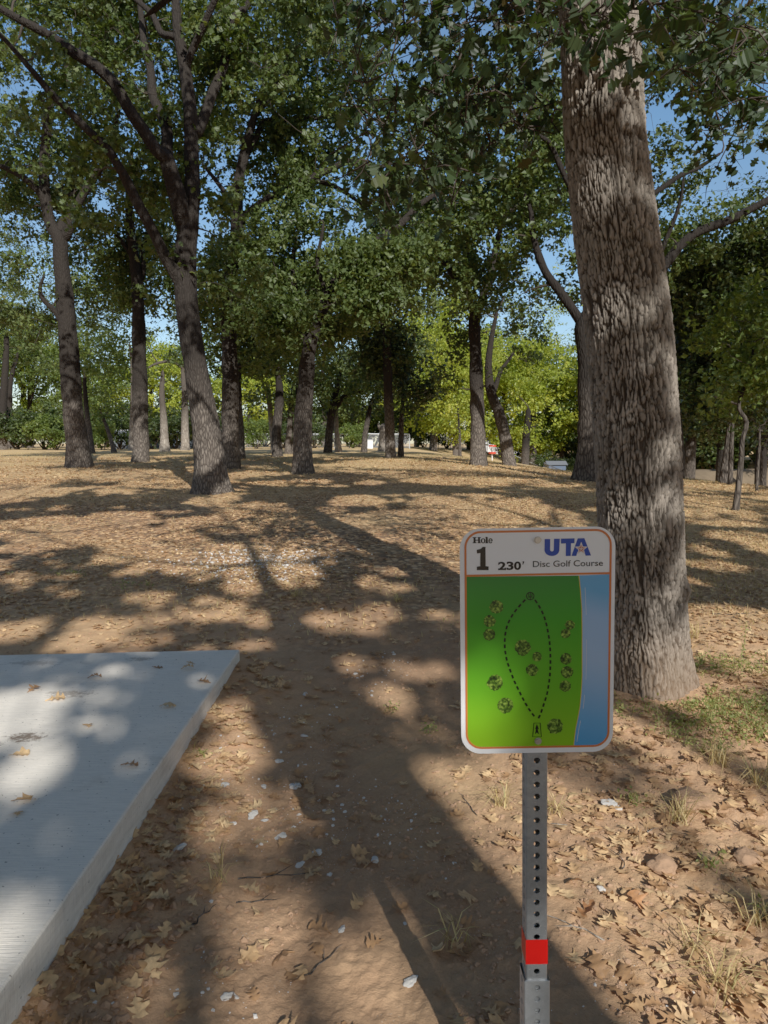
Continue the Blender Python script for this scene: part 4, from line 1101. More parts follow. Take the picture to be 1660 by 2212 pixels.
def S(cx, cy):
    """measured drawing coordinates of the sign face -> metres on the panel (x right, z up)"""
    le = 88 + (cy - 85) / 2010 * 26; ri = 1453 - (cy - 85) / 2010 * 3
    u = (cx - le) / (ri - le)
    tp_ = 112 - u * 27; bt = 2102 - u * 16
    v = (cy - tp_) / (bt - tp_)
    return ((u - .5) * SW, (.5 - v) * SH)


def flat_poly(mb, pts, y):
    """pts in panel metres; concave outlines allowed"""
    P = [Vector((p[0], y, p[1])) for p in pts]
    tris = tessellate_polygon([P])
    a = sum(pts[i][0] * pts[(i + 1) % len(pts)][1] - pts[(i + 1) % len(pts)][0] * pts[i][1] for i in range(len(pts)))
    out = []
    for t in tris:
        A, B, C = [P[k] for k in t]
        n = (B - A).cross(C - A)
        out.append(tuple(t) if n.y < 0 else tuple(reversed(t)))
    mb.add(np.array(P), out)


def rrect(w, h, r, n=8, cx=0, cz=0):
    pts = []
    for (sx, sz, a0) in ((1, 1, 0), (-1, 1, 90), (-1, -1, 180), (1, -1, 270)):
        for i in range(n + 1):
            a = R(a0 + 90 * i / n); pts.append((cx + sx * (w / 2 - r) + r * math.cos(a), cz + sz * (h / 2 - r) + r * math.sin(a)))
    return pts


def ring(mb, o, i, y):
    n = len(o); V = [(p[0], y, p[1]) for p in o] + [(p[0], y, p[1]) for p in i]
    mb.add(V, [(k, k + n, (k + 1) % n + n, (k + 1) % n) for k in range(n)])


def strip(mb, pts, w, y, closed=False):
    pts = [np.array(p) for p in pts]; n = len(pts); L, Rr = [], []
    for i in range(n):
        a = pts[i - 1] if (i or closed) else pts[i]; b = pts[(i + 1) % n] if (i < n - 1 or closed) else pts[i]
        t = b - a; t = t / (np.linalg.norm(t) + 1e-9); nn = np.array([-t[1], t[0]]) * w / 2
        L.append(pts[i] + nn); Rr.append(pts[i] - nn)
    V = [(p[0], y, p[1]) for p in L] + [(p[0], y, p[1]) for p in Rr]
    mb.add(V, [(k, n + k, n + (k + 1) % n, (k + 1) % n) for k in range(n if closed else n - 1)])


def vinyl(name, c, rough=.32):
    m, nt, out = newmat(name); N = NT(nt)
    v = N.coords('Object'); f = N.noise(v, 30, 4)
    b = N.bsdf(out, N.mix(N.math('MULTIPLY', f, .06), c, tuple(x * .8 for x in c)), rough, .4); return m


def gradient_mat(name, stops, z0, z1, tilt=0.0, rough=.32):
    m, nt, out = newmat(name); N = NT(nt)
    v = N.coords('Object'); s = N.n('SeparateXYZ'); nt.links.new(v, s.inputs[0])
    t = N.math('DIVIDE', N.math('SUBTRACT', N.math('ADD', s.outputs[2], N.math('MULTIPLY', s.outputs[0], tilt)), z0), z1 - z0, True)
    N.bsdf(out, N.ramp(t, stops), rough, .4); return m


M['sign_white'] = vinyl('white_sign_sheet', (.90, .90, .91))
M['orange'] = vinyl('orange_print', (.66, .17, .035))
M['black'] = vinyl('black_print', (.0025, .0025, .003))
M['navy'] = vinyl('blue_print', (.006, .05, .36))
M['star_white'] = vinyl('white_print', (.8, .78, .75))
M['star_red'] = vinyl('brick_print', (.55, .13, .05))
M['sand'] = vinyl('yellow_print', (.62, .48, .06))
M['green_map'] = gradient_mat('green_print', [(0, (.23, .50, .010)), (.35, (.11, .40, .010)), (.75, (.035, .28, .010)), (1, (.018, .19, .022))], -.22, .13)
M['water_map'] = gradient_mat('blue_water_print', [(0, (.03, .27, .62)), (.25, (.12, .36, .68)), (.6, (.34, .50, .74)), (.85, (.30, .48, .75)), (1, (.12, .38, .68))], -.22, .13, .25)


def treemark_mat():
    m, nt, out = newmat('tree_print'); N = NT(nt)
    v = N.coords('Object'); f = N.noise(v, 230, 3, .6); f2 = N.noise(v, 90, 2)
    c = N.ramp(N.math('ADD', N.math('MULTIPLY', f, .7), N.math('MULTIPLY', f2, .3)), [(.38, (.004, .012, .001)), (.5, (.05, .12, .007)), (.62, (.30, .46, .06))])
    N.bsdf(out, c, .35, .4); return m


M['tree_print'] = treemark_mat()


def galv(name, c, spang=1.0):
    m, nt, out = newmat(name); N = NT(nt)
    v = N.coords('Object')
    vo = N.n('TexVoronoi'); nt.links.new(v, vo.inputs['Vector']); vo.inputs['Scale'].default_value = 110
    sc = N.n('SeparateColor'); nt.links.new(vo.outputs['Color'], sc.inputs[0])
    n = N.noise(v, 14, 6, .7)
    a = N.mix(N.math('MULTIPLY', sc.outputs[0], .35 * spang), c, tuple(x * .55 for x in c))
    a = N.mix(N.ramp(n, [(.48, (0, 0, 0)), (.66, (.7, .7, .7))]), a, tuple(x * .6 for x in c))
    sp = N.ramp(N.noise(v, 300, 2), [(.66, (0, 0, 0)), (.72, (1, 1, 1))])
    a = N.mix(N.math('MULTIPLY', sp, .5), a, (.75, .75, .75))
    rg = N.math('ADD', N.math('MULTIPLY', n, .3), .34)
    N.bsdf(out, a, rg, .5, .75, N.bump(n, .15, .002)); return m


M['galv'] = galv('galvanised_steel', (.42, .435, .45))
M['galv_light'] = galv('bright_galvanised_sleeve', (.54, .56, .575), .8)
M['hollow'] = plain('dark_inside', (.03, .03, .032), .9, .1)
M['red'] = vinyl('red_reflective_tape', (.72, .006, .004), .4)
M['bolt'] = plain('bolt_steel', (.50, .47, .42), .38, .5, .85)


def perforated(mb, w, z0, z1, hole, pitch, first, faces='FLRB', cx=0, cy=0, chamfer=.004, thick=.0028):
    """square tube with round holes punched down every face"""
    hw = w / 2; n = 16
    rows = []
    z = first
    zs = [z0]
    hz_ = []
    k = math.ceil((z0 - first) / pitch)
    while first + (k + .5) * pitch < z1:
        if first + (k - .5) * pitch >= z0: hz_.append(first + k * pitch)
        k += 1
    for f in faces:
        def X(a, z, d):
            if f == 'F': return (cx + a, cy - hw + d, z)
            if f == 'B': return (cx - a, cy + hw - d, z)
            if f == 'L': return (cx - hw + d, cy - a, z)
            return (cx + hw - d, cy + a, z)
        ww = hw - chamfer
        edges = [z0] + [h - pitch / 2 for h in hz_] + ([hz_[-1] + pitch / 2] if hz_ else []) + [z1]
        for (a, b) in ((edges[0], edges[1]), (edges[-2], edges[-1])):
            if b - a > 1e-4: mb.add([X(-ww, a, 0), X(ww, a, 0), X(ww, b, 0), X(-ww, b, 0)], [(0, 1, 2, 3)])
        for h in hz_:
            V, Fc = [], []
            for i in range(n):
                a = 2 * math.pi * (i + .5) / n; c, s = math.cos(a), math.sin(a); m = max(abs(c), abs(s))
                V.append(X(c / m * ww, h + s / m * pitch / 2, 0))
            # snap to the true corners
            for i in range(n):
                a = 2 * math.pi * (i + .5) / n; V.append(X(math.cos(a) * hole, h + math.sin(a) * hole, 0))
            for i in range(n):
                a = 2 * math.pi * (i + .5) / n; V.append(X(math.cos(a) * hole, h + math.sin(a) * hole, thick))
            for i in range(n):
                j = (i + 1) % n; Fc += [(i, j, n + j, n + i), (n + i, n + j, 2 * n + j, 2 * n + i)]
            q = [X(ww, h + pitch / 2, 0), X(-ww, h + pitch / 2, 0), X(-ww, h - pitch / 2, 0), X(ww, h - pitch / 2, 0)]
            V += q
            for ci, (i, j) in enumerate(((1, 2), (5, 6), (9, 10), (13, 14))): Fc.append((i, 3 * n + ci, j))
            mb.add(V, Fc)
    # rounded corners
    for (sx, sy) in ((1, -1), (1, 1), (-1, 1), (-1, -1)):
        pr = []
        for i in range(4):
            a = i / 3 * math.pi / 2
            pr.append((cx + sx * (hw - chamfer + chamfer * math.sin(a)), cy + sy * (hw - chamfer + chamfer * math.cos(a))))
        V = [(p[0], p[1], zz) for p in pr for zz in (z0, z1)]
        mb.add(V, [(2 * i, 2 * i + 1, 2 * i + 3, 2 * i + 2) if sx * sy < 0 else (2 * i, 2 * i + 2, 2 * i + 3, 2 * i + 1) for i in range(3)])


def text_mesh(mb, body, x0, x1, z0, z1, y, bold=0.0, shear=0.0):
    cu = bpy.data.curves.new('lettering', 'FONT'); cu.body = body; cu.offset = bold; cu.resolution_u = 4; cu.shear = shear
    ob = bpy.data.objects.new('lettering', cu); col.objects.link(ob)
    bpy.context.view_layer.update()
    me = bpy.data.meshes.new_from_object(ob.evaluated_get(bpy.context.evaluated_depsgraph_get()))
    V = np.zeros(len(me.vertices) * 3); me.vertices.foreach_get('co', V); V = V.reshape(-1, 3)
    a, b = V[:, :2].min(0), V[:, :2].max(0)
    X = x0 + (V[:, 0] - a[0]) / (b[0] - a[0]) * (x1 - x0); Z = z0 + (V[:, 1] - a[1]) / (b[1] - a[1]) * (z1 - z0)
    mb.add(np.stack([X, np.full(len(X), y), Z], 1), [tuple(p.vertices) for p in me.polygons])
    bpy.data.objects.remove(ob); bpy.data.curves.remove(cu); bpy.data.meshes.remove(me)


def sign():
    gz = hz(SX, SY)
    root = empty('disc_golf_sign', (SX, SY, gz), 'tee sign for hole 1 with green course map on a perforated steel post', 'sign')
    zc = SZ - gz
    root.rotation_euler = (0, LEAN, 0); root.location.x = SX - zc * math.sin(LEAN)
    MW = Matrix.Translation((0, 0, zc)) @ Matrix.Rotation(R(.1), 4, 'Y')

    def put(o, parent):
        o.parent = parent; return o
    # panel with rounded corners, 2 mm thick
    mb = MB(); out = rrect(SW, SH, .040, 10); n = len(out)
    flat_poly(mb, out, -.001)
    mb.add([(p[0], .001, p[1]) for p in out], [tuple(reversed(range(n)))][::-1])
    mb.add([(p[0], -.001, p[1]) for p in out] + [(p[0], .001, p[1]) for p in out], [(k, (k + 1) % n, n + (k + 1) % n, n + k) for k in range(n)])
    panel = mb.obj('panel', M['sign_white'], root); panel.matrix_local = MW
    Y1_, Y2_, Y3_, Y4_ = -.0014, -.0018, -.0022, -.0026
    l, t = S(128, 130)[0], S(770, 118)[1]; r_ = S(1420, 1000)[0]; b = S(770, 2050)[1]
    bw = .0042
    cx, cz, w, h = (l + r_) / 2, (t + b) / 2, r_ - l, t - b
    # printed map field and water, clipped to the inner rounded outline
    inner = rrect(w - 2 * bw, h - 2 * bw, .028, 10, cx, cz)
    zt = S(770, 512)[1]
    shore_c = [(1135, 512), (1150, 640), (1163, 800), (1168, 1000), (1170, 1200), (1172, 1400), (1166, 1550), (1155, 1680), (1138, 1780), (1122, 1860), (1110, 1960), (1104, 2027)]
    shore = [S(*p) for p in shore_c]
    zb = cz - (h - 2 * bw) / 2
    shore[-1] = (shore[-1][0], zb)
    low = [p for p in inner if p[1] < zt - .05]           # the two lower corners, going left then right
    lefts = [p for p in low if p[0] < 0]; rights = [p for p in low if p[0] > 0]
    lx, rx = min(p[0] for p in inner), max(p[0] for p in inner)
    mb = MB(); flat_poly(mb, [(lx, zt)] + lefts + list(reversed(shore)), Y1_)
    put(mb.obj('green_map_field', M['green_map'], panel), panel)
    mb = MB(); flat_poly(mb, shore + rights + [(rx, zt)], Y1_)
    water = put(mb.obj('water_field', M['water_map'], panel), panel)
    mb = MB()
    for q in ([(1190, 618), (1197, 740), (1203, 858)], [(1206, 1075), (1209, 1250), (1206, 1432)], [(1195, 1570), (1190, 1640), (1184, 1695)], [(1162, 1803), (1145, 1900), (1132, 1995)]):
        strip(mb, [S(*p) for p in q], .0007, Y2_)
    mb.obj('water_glint', M['star_white'], panel)
    mb = MB(); strip(mb, shore, .0017, Y2_); mb.obj('shoreline', M['sand'], panel)
    mb = MB(); ring(mb, rrect(w, h, .032, 10, cx, cz), inner, Y2_)
    mb.add([(lx, Y2_ - .0001, zt), (rx, Y2_ - .0001, zt), (rx, Y2_ - .0001, zt + bw), (lx, Y2_ - .0001, zt + bw)], [(0, 1, 2, 3)])
    mb.obj('border', M['orange'], panel)
    # lettering
    def slab_serifs(mb, spec, y):
        for (xa, ya, xb, yb) in spec:
            A, B_ = S(xa, yb), S(xb, ya); mb.add([(A[0], y, A[1]), (B_[0], y, A[1]), (B_[0], y, B_[1]), (A[0], y, B_[1])], [(0, 1, 2, 3)])
    mb = MB()
    a, b2 = S(206, 232), S(268, 182); c0, c1 = S(276, 234), S(376, 180)
    flat = [(203, 180, 236, 188), (246, 180, 274, 188), (203, 225, 236, 233), (246, 225, 274, 233), (210, 182, 228, 232), (250, 182, 267, 232), (226, 202, 252, 211)]
    slab_serifs(mb, flat, Y2_)
    ring(mb, [S(294 + 21 * math.cos(R(k * 15)), 212 - 22 * math.sin(R(k * 15))) for k in range(24)], [S(294 + 8 * math.cos(R(k * 15)), 212 - 15 * math.sin(R(k * 15))) for k in range(24)], Y2_ - .0001)
    slab_serifs(mb, [(318, 178, 334, 232), (314, 178, 326, 185), (313, 226, 340, 233)], Y2_)
    arc = [R(k) for k in range(0, 331, 15)]
    V = [S(359 + 19 * math.cos(k), 212 - 22 * math.sin(k)) for k in arc] + [S(359 + 8 * math.cos(k), 212 - 15 * math.sin(k)) for k in arc]; n_ = len(arc)
    mb.add([(p[0], Y2_ - .0001, p[1]) for p in V], [(k, n_ + k, n_ + k + 1, k + 1) for k in range(n_ - 1)])
    slab_serifs(mb, [(344, 209, 377, 216)], Y2_ - .0002)
    mb.obj('hole_word', M['black'], panel)
    mb = MB(); flat_poly(mb, [S(*p) for p in [(262, 466), (262, 466), (240, 466), (240, 436), (270, 430), (270, 318), (240, 322), (238, 290), (275, 280), (290, 264), (316, 264), (318, 430), (344, 434), (344, 466)]][1:], Y2_)
    mb.obj('hole_number', M['black'], panel)
    mb = MB()
    for ch, xa, xb, za, zb_ in (('2', 426, 496, 466, 392), ('3', 500, 562, 466, 390), ('0', 566, 628, 465, 389)):
        x0, z0 = S(xa, za); x1, z1 = S(xb, zb_); text_mesh(mb, ch, x0, x1, z0, z1, Y2_, .035)
    flat_poly(mb, [S(*p) for p in [(640, 388), (655, 388), (654, 400), (646, 416), (638, 416), (642, 404)]], Y2_)
    # slab terminals on the 2 and 3
    slab_serifs(mb, [(426, 450, 436, 466), (486, 444, 496, 466), (428, 398, 442, 414), (502, 398, 516, 412), (502, 444, 516, 458)], Y2_ - .0001)
    mb.obj('distance_text', M['black'], panel)
    mb = MB(); x0, z0 = S(731, 440); x1, z1 = S(1345, 374); text_mesh(mb, 'Disc Golf Course', x0, x1, z0, z1, Y2_, .010)
    mb.obj('course_text', M['black'], panel)
    mb = MB()
    U = [(832, 196), (832, 290)] + [(897 - 65 * math.cos(R(k)), 290 + 53 * math.sin(R(k))) for k in range(10, 171, 16)] + [(962, 290), (965, 193), (914, 193), (913, 285)] + [(897 + 16 * math.cos(R(k)), 287 + 16 * math.sin(R(k))) for k in range(0, 181, 30)] + [(881, 285), (881, 195)]
    flat_poly(mb, [S(*p) for p in U], Y2_)
    flat_poly(mb, [S(*p) for p in [(975, 192), (1094, 189), (1094, 232), (1064, 233), (1062, 342), (1018, 343), (1018, 234), (975, 235)]], Y2_)
    flat_poly(mb, [S(*p) for p in [(1068, 342), (1122, 189), (1180, 188), (1240, 338), (1192, 340), (1180, 306), (1120, 308), (1110, 342)]], Y2_)
    mb.obj('logo_text', M['navy'], panel)
    def star(cx_, cy_, ro, ri):
        return [S(cx_ + (ro if k % 2 == 0 else ri) * math.sin(k * math.pi / 5), cy_ - (ro if k % 2 == 0 else ri) * math.cos(k * math.pi / 5)) for k in range(10)]
    mb = MB(); flat_poly(mb, star(1152, 280, 60, 25), Y3_); st = mb.obj('logo_star', M['star_white'], panel)
    mb = MB(); flat_poly(mb, star(1152, 280, 47, 18), Y4_); mb.obj('star_fill', M['star_red'], st)
    mb = MB()
    for k in range(5):
        a_ = k * 2 * math.pi / 5; strip(mb, [S(1152, 280), S(1152 + 42 * math.sin(a_), 280 - 42 * math.cos(a_))], .0009, Y4_ - .0003)
    mb.obj('star_ray', M['star_white'], st)
    # course drawing
    def dashes(mb, pts, dash=34, gap=22, w=17):
        P, _ = crom(np.array([(a, b, 0) for a, b in pts], float), np.ones(len(pts)), 3.0)
        s = np.concatenate([[0], np.cumsum(np.linalg.norm(np.diff(P, axis=0), axis=1))]); t = 0
        while t + dash < s[-1] + 6:
            q = [np.interp([t, t + dash / 2, t + dash], s, P[:, k]) for k in (0, 1)]
            strip(mb, [S(q[0][k], q[1][k]) for k in range(3)], w * .000224, Y3_); t += dash + gap
    mb = MB(); dashes(mb, [(668, 722), (610, 785), (560, 850), (522, 920), (500, 990), (489, 1080), (493, 1170), (510, 1260), (540, 1350), (575, 1440), (620, 1535), (665, 1625), (720, 1715), (785, 1800)])
    mb.obj('left_flight_line', M['black'], panel)
    mb = MB(); dashes(mb, [(752, 724), (800, 800), (840, 890), (865, 990), (882, 1090), (890, 1190), (892, 1290), (888, 1390), (878, 1480), (862, 1570), (835, 1660), (805, 1750), (778, 1800)])
    mb.obj('right_flight_line', M['black'], panel)
    mb = MB()
    ring(mb, [S(710 + 37 * math.cos(R(k * 15)), 691 - 37 * math.sin(R(k * 15))) for k in range(24)], [S(710 + 29 * math.cos(R(k * 15)), 691 - 29 * math.sin(R(k * 15))) for k in range(24)], Y3_)
    strip(mb, [S(710, 660), S(710, 724)], .0016, Y3_ - .0001); strip(mb, [S(694, 666), S(696, 690), S(710, 706), S(724, 690), S(726, 666)], .0013, Y3_ - .0002); strip(mb, [S(688, 700), S(732, 700)], .0012, Y3_ - .0003)
    mb.obj('basket_symbol', M['black'], panel)
    mb = MB()
    strip(mb, [S(752, 1822), S(806, 1822), S(818, 1946), S(740, 1946)], .0018, Y3_, True)
    flat_poly(mb, [S(*p) for p in [(778, 1830), (797, 1880), (785, 1874), (797, 1926), (778, 1908), (760, 1926), (770, 1874), (760, 1880)]], Y3_)
    mb.obj('tee_symbol', M['black'], panel)
    g = np.random.default_rng(8)
    for (x, y, rr) in [(413, 785, 62), (354, 910, 54), (353, 1030, 54), (649, 1146, 72), (775, 1227, 44), (732, 1344, 55), (1060, 945, 44), (1024, 1020, 44), (1028, 1246, 53), (1040, 1365, 55), (1024, 1490, 53), (407, 1457, 72), (500, 1661, 72), (937, 1852, 72)]:
        mb = MB(); pts = []
        for k in range(40):
            a_ = k * math.pi / 20; q = rr * (.97 + .09 * g.uniform(-1, 1)); pts.append(S(x + q * math.cos(a_), y + q * math.sin(a_)))
        flat_poly(mb, pts, Y3_); mb.obj('tree_symbol', M['tree_print'], panel)
    # post, sleeve, tape, bolts
    w = .0445
    mb = MB(); perforated(mb, w, .02, zc + .2, .0064, .0254, zc - .2465, cy=.0245)
    post = mb.obj('post', M['galv'], root)
    zs = 1.6 - gz - 1.212 + .165                       # top of the lower sleeve
    zs = at(1163, 2118, SY)[2] - gz
    mb = MB(); perforated(mb, .0535, -.15, zs, .0064, .0254, zc - .2465 - .0254 * 20 - .008, cy=.0245, chamfer=.003)
    mb.add([(-.0267, -.0022, zs), (.0267, -.0022, zs), (.0222, .0023, zs), (-.0222, .0023, zs)], [(0, 1, 2, 3)])
    mb.obj('ground_sleeve', M['galv_light'], root)
    z0 = at(1163, 2084, SY)[2] - gz; z1 = at(1163, 2031, SY)[2] - gz
    mb = MB(); hw = w / 2 + .0006
    V = [(-hw, .0245 + hw, 0), (-hw, .0245 - hw, 0), (hw, .0245 - hw, 0), (hw, .0245 + hw, 0)]
    mb.add([(a_, b_, z) for z in (z0, z1) for a_, b_, _ in V], [(0, 1, 5, 4), (1, 2, 6, 5), (2, 3, 7, 6), (3, 0, 4, 7)])
    mb.obj('red_tape', M['red'], root)
    for (x, y) in ((770, 203), (788, 1983)):
        px, pz = S(x, y); mb = MB()
        def disc(rad, n, y0, y1, rot=0):
            c = [(px + rad * math.cos(2 * math.pi * k / n + rot), pz + rad * math.sin(2 * math.pi * k / n + rot)) for k in range(n)]
            V = [(a_, y0, b_) for a_, b_ in c] + [(a_ * .995 + px * .005, y1, b_ * .995 + pz * .005) for a_, b_ in c]
            mb.add(V, [(k, (k + 1) % n, n + (k + 1) % n, n + k)[::-1] for k in range(n)] + [tuple(range(n, 2 * n))])
        disc(.0070, 20, -.003, -.0042); disc(.0058, 6, -.0042, -.0082, .2)
        bo = mb.obj('bolt', M['bolt'], root); bo.matrix_local = MW


sign()

# ------------------------------------------------------------------ fallen leaves
_ws = [[.02, .03, .10, .30, .12, .10, .46, .52, .16, .20, .40, .22, .02],
       [.02, .025, .22, .34, .14, .20, .55, .40, .14, .34, .38, .26, .03],
       [.02, .03, .14, .20, .26, .12, .38, .60, .30, .16, .30, .34, .04],
       [.02, .03, .18, .38, .36, .16, .30, .48, .30, .14, .22, .20, .02]]
_st = [0, .16, .26, .34, .42, .50, .58, .66, .73, .80, .88, .95, 1.0]


def dry_leaf(v, curl, bend, skew, full=True):
    w = _ws[v % 4]; V = []
    idx = range(len(w)) if full else (0, 3, 5, 7, 8, 10, 12)
    for i in idx:
        s = _st[i]
        sk = skew * math.sin(i * 2.1 + v)
        for a in (1, .5, 0, -.5, -1) if full else (1, 0, -1):
            ww = w[i] * (1 + sk * a)
            y = a * ww
            z = .30 * curl * (ww * abs(a)) ** 1.5 * (1 + .5 * math.sin(i * 1.7 + v * 2 + a)) + .8 * bend * 4 * s * (1 - s) + .03 * math.sin(5 * s + a * 2 + v)
            V.append((s - .5, y * (1 - .25 * abs(curl) * ww), z))
    k = 5 if full else 3; n = len(V) // k
    Q = [(i * k + j, (i + 1) * k + j, (i + 1) * k + j + 1, i * k + j + 1) for i in range(n - 1) for j in range(k - 1)]
    V = np.array(V); V[:, 2] -= V[:, 2].min()
    return V, Q


LV = [dry_leaf(v, c, b, sk) for v, (c, b, sk) in enumerate([(.9, .12, .2), (.5, -.16, .3), (1.3, .05, .25), (-.7, .22, .2), (.7, -.1, .4), (1.6, .18, .3), (-.4, .12, .3), (1.0, -.22, .35)])]
LS = [dry_leaf(v, c, b, .3, False) for v, (c, b) in enumerate([(.9, .12), (.5, -.16), (1.3, .08), (-.7, .2)])]


def dryleaf_mat(name, stops, single=False):
    m, nt, out = newmat(name); N = NT(nt)
    a = N.n('Attribute', attribute_name='rnd'); oi = N.n('ObjectInfo')
    f = oi.outputs['Random'] if single else a.outputs['Fac']
    g = N.n('NewGeometry'); n = N.noise(g.outputs['Position'], 60, 4, .6)
    c = N.mix(N.ramp(n, [(.35, (0, 0, 0)), (.7, (.55, .55, .55))]), N.ramp(f, stops), (.20, .12, .07))
    b = N.bsdf(None, c, .6, .25)
    t = N.n('BsdfTranslucent'); nt.links.new(c, t.inputs[0]); mx = N.n('MixShader'); mx.inputs[0].default_value = .18
    nt.links.new(b.outputs[0], mx.inputs[1]); nt.links.new(t.outputs[0], mx.inputs[2]); nt.links.new(mx.outputs[0], out.inputs[0]); return m


LSTOPS = [(0, (.16, .08, .036)), (.28, (.42, .225, .10)), (.55, (.70, .44, .21)), (.85, (.82, .57, .295)), (.95, (.62, .37, .18)), (1, (.50, .20, .07))]
M['dryleaf'] = dryleaf_mat('dry_oak_leaf', LSTOPS)
M['dryleaf_single'] = dryleaf_mat('dry_oak_leaf_large', LSTOPS[1:], True)


def euler_mats(n, g, tilt=.35):
    yaw = g.uniform(0, 6.283, n); p = g.normal(0, tilt, n); r = g.normal(0, tilt, n)
    cy, sy, cp, sp, cr, sr = np.cos(yaw), np.sin(yaw), np.cos(p), np.sin(p), np.cos(r), np.sin(r)
    return np.stack([np.stack([cy * cp, cy * sp * sr - sy * cr, cy * sp * cr + sy * sr], -1), np.stack([sy * cp, sy * sp * sr + cy * cr, sy * sp * cr - cy * sr], -1), np.stack([-sp, cp * sr, cp * cr], -1)], 1)


def scatter(P, size, protos_, g, tilt=.13, lift=.004):
    Vs, Fs, rn, off = [], [], [], 0
    kind = g.integers(0, len(protos_), len(P)); Mx = euler_mats(len(P), g, tilt)
    for k, (Vt, Qt) in enumerate(protos_):
        s = np.where(kind == k)[0]
        if not len(s): continue
        V = np.einsum('nij,kj->nki', Mx[s], Vt) * size[s][:, None, None]
        V[:, :, 2] += lift - np.minimum(0, V[:, :, 2].min(1))[:, None] * .7
        V += P[s][:, None]
        F = np.arange(len(s))[:, None, None] * len(Vt) + np.array(Qt)[None] + off
        Vs.append(V.reshape(-1, 3)); Fs.append(F.reshape(-1, 4)); rn.append(np.repeat(np.clip(.62 * g.uniform(0, 1, len(s)) + .38 * (.5 + .95 * fbm(P[s][:, 0] * .55, P[s][:, 1] * .4, o=4, s=71)), 0, 1), len(Qt))); off += V.shape[0] * V.shape[1]
    return np.vstack(Vs), np.vstack(Fs), np.concatenate(rn)


def dens(x, y):
    """how thickly leaves lie"""
    d = .10 + .25 * (fbm(x * 1.6, y * 1.6, o=3, s=61) + .1)
    q = x * NQ[0] + y * NQ[1]
    d = d + .62 * sstep(.35, 1.2, x + .25 * fbm(x * 2, y * 2, o=2, s=62)) * (.7 + .5 * fbm(x * 2.2, y * 2.2, o=2, s=66))
    pile = np.exp(-((x + .80 + .06 * fbm(y * 2, x, o=2, s=63)) / .15) ** 2) * (1 - sstep(4.4, 5.2, y))
    d = d + .95 * pile * (.6 + .5 * fbm(y * 3, x * 0 + 4, o=2, s=64))
    d = d + .5 * sstep(4.8, 7, y) * np.clip(.55 + 1.3 * fbm(x * .9, y * .55, o=4, s=65), 0, 1.6)
    d = d * (1 - .75 * np.exp(-((x - .15 - .02 * y) / .5) ** 2) * (1 - sstep(4, 12, y)))
    d = np.where((x < -.99) & (x > -2.8) & (y < 4.75), 0, d)
    return np.clip(d, .02, 1)


def wedge_pts(g, n, y0, y1, pw=.72, power=1.0):
    y = y0 + (y1 - y0) * g.uniform(0, 1, n) ** power
    x = g.uniform(-1, 1, n) * (y * pw + .6)
    k = g.uniform(0, 1, n) < dens(x, y)
    x, y = x[k], y[k]
    return np.stack([x, y, H(x, y)], 1)


g = np.random.default_rng(77)
near = wedge_pts(g, 24000, .6, 5.4, 1.1, .85)
near = near[(np.hypot(near[:, 0] - tp[0][0], near[:, 1] - tp[0][1]) > .34)]
order = np.argsort(np.hypot(near[:, 0], near[:, 1]) + (np.abs(near[:, 0] / near[:, 1]) > .56) * 9 + (near[:, 1] < 1.72) * 9)
single, rest = near[order[:285]], near[order[285:]]
lm = []
for i, (V, Q) in enumerate(LV):
    me = bpy.data.meshes.new('fallen_leaf'); me.from_pydata(V.tolist(), [], Q); me.materials.append(M['dryleaf_single'])
    me.polygons.foreach_set('use_smooth', np.ones(len(Q), bool)); lm.append(me)
lsingle = 'curled tan dry oak leaf lying on the dirt in the foreground'
for i, p in enumerate(single):
    o = bpy.data.objects.new('fallen_leaf', lm[i % len(lm)]); col.objects.link(o)
    s = g.uniform(.045, .088); o.scale = (s, s * .9, s)
    o.location = (p[0], p[1], p[2] + .004); o.rotation_euler = (g.normal() * .25, g.normal() * .25, g.uniform(0, 6.28))
    tag(o, lsingle, 'dry leaf', 'dry oak leaves on the foreground dirt')
V, F, rn = scatter(rest, g.uniform(.036, .080, len(rest)), LV, g)
mid = wedge_pts(g, 92000, 5.2, 17, .86, .9)
V2, F2, r2 = scatter(mid, g.uniform(.030, .066, len(mid)), LS, g, .16)
far = wedge_pts(g, 30000, 16, 30, .62, 1)
V3, F3, r3 = scatter(far, g.uniform(.06, .10, len(far)), LS[:2], g, .2)
F = np.vstack([F, F2 + len(V), F3 + len(V) + len(V2)])
o = np_obj('leaf_litter', np.vstack([V, V2, V3]), F.ravel(), np.full(len(F), 4), M['dryleaf'], None, True, {'rnd': ('FACE', np.concatenate([rn, r2, r3]))})
tag(o, 'brown and tan fallen oak leaves carpeting the dirt', 'leaf litter', None, 'stuff')

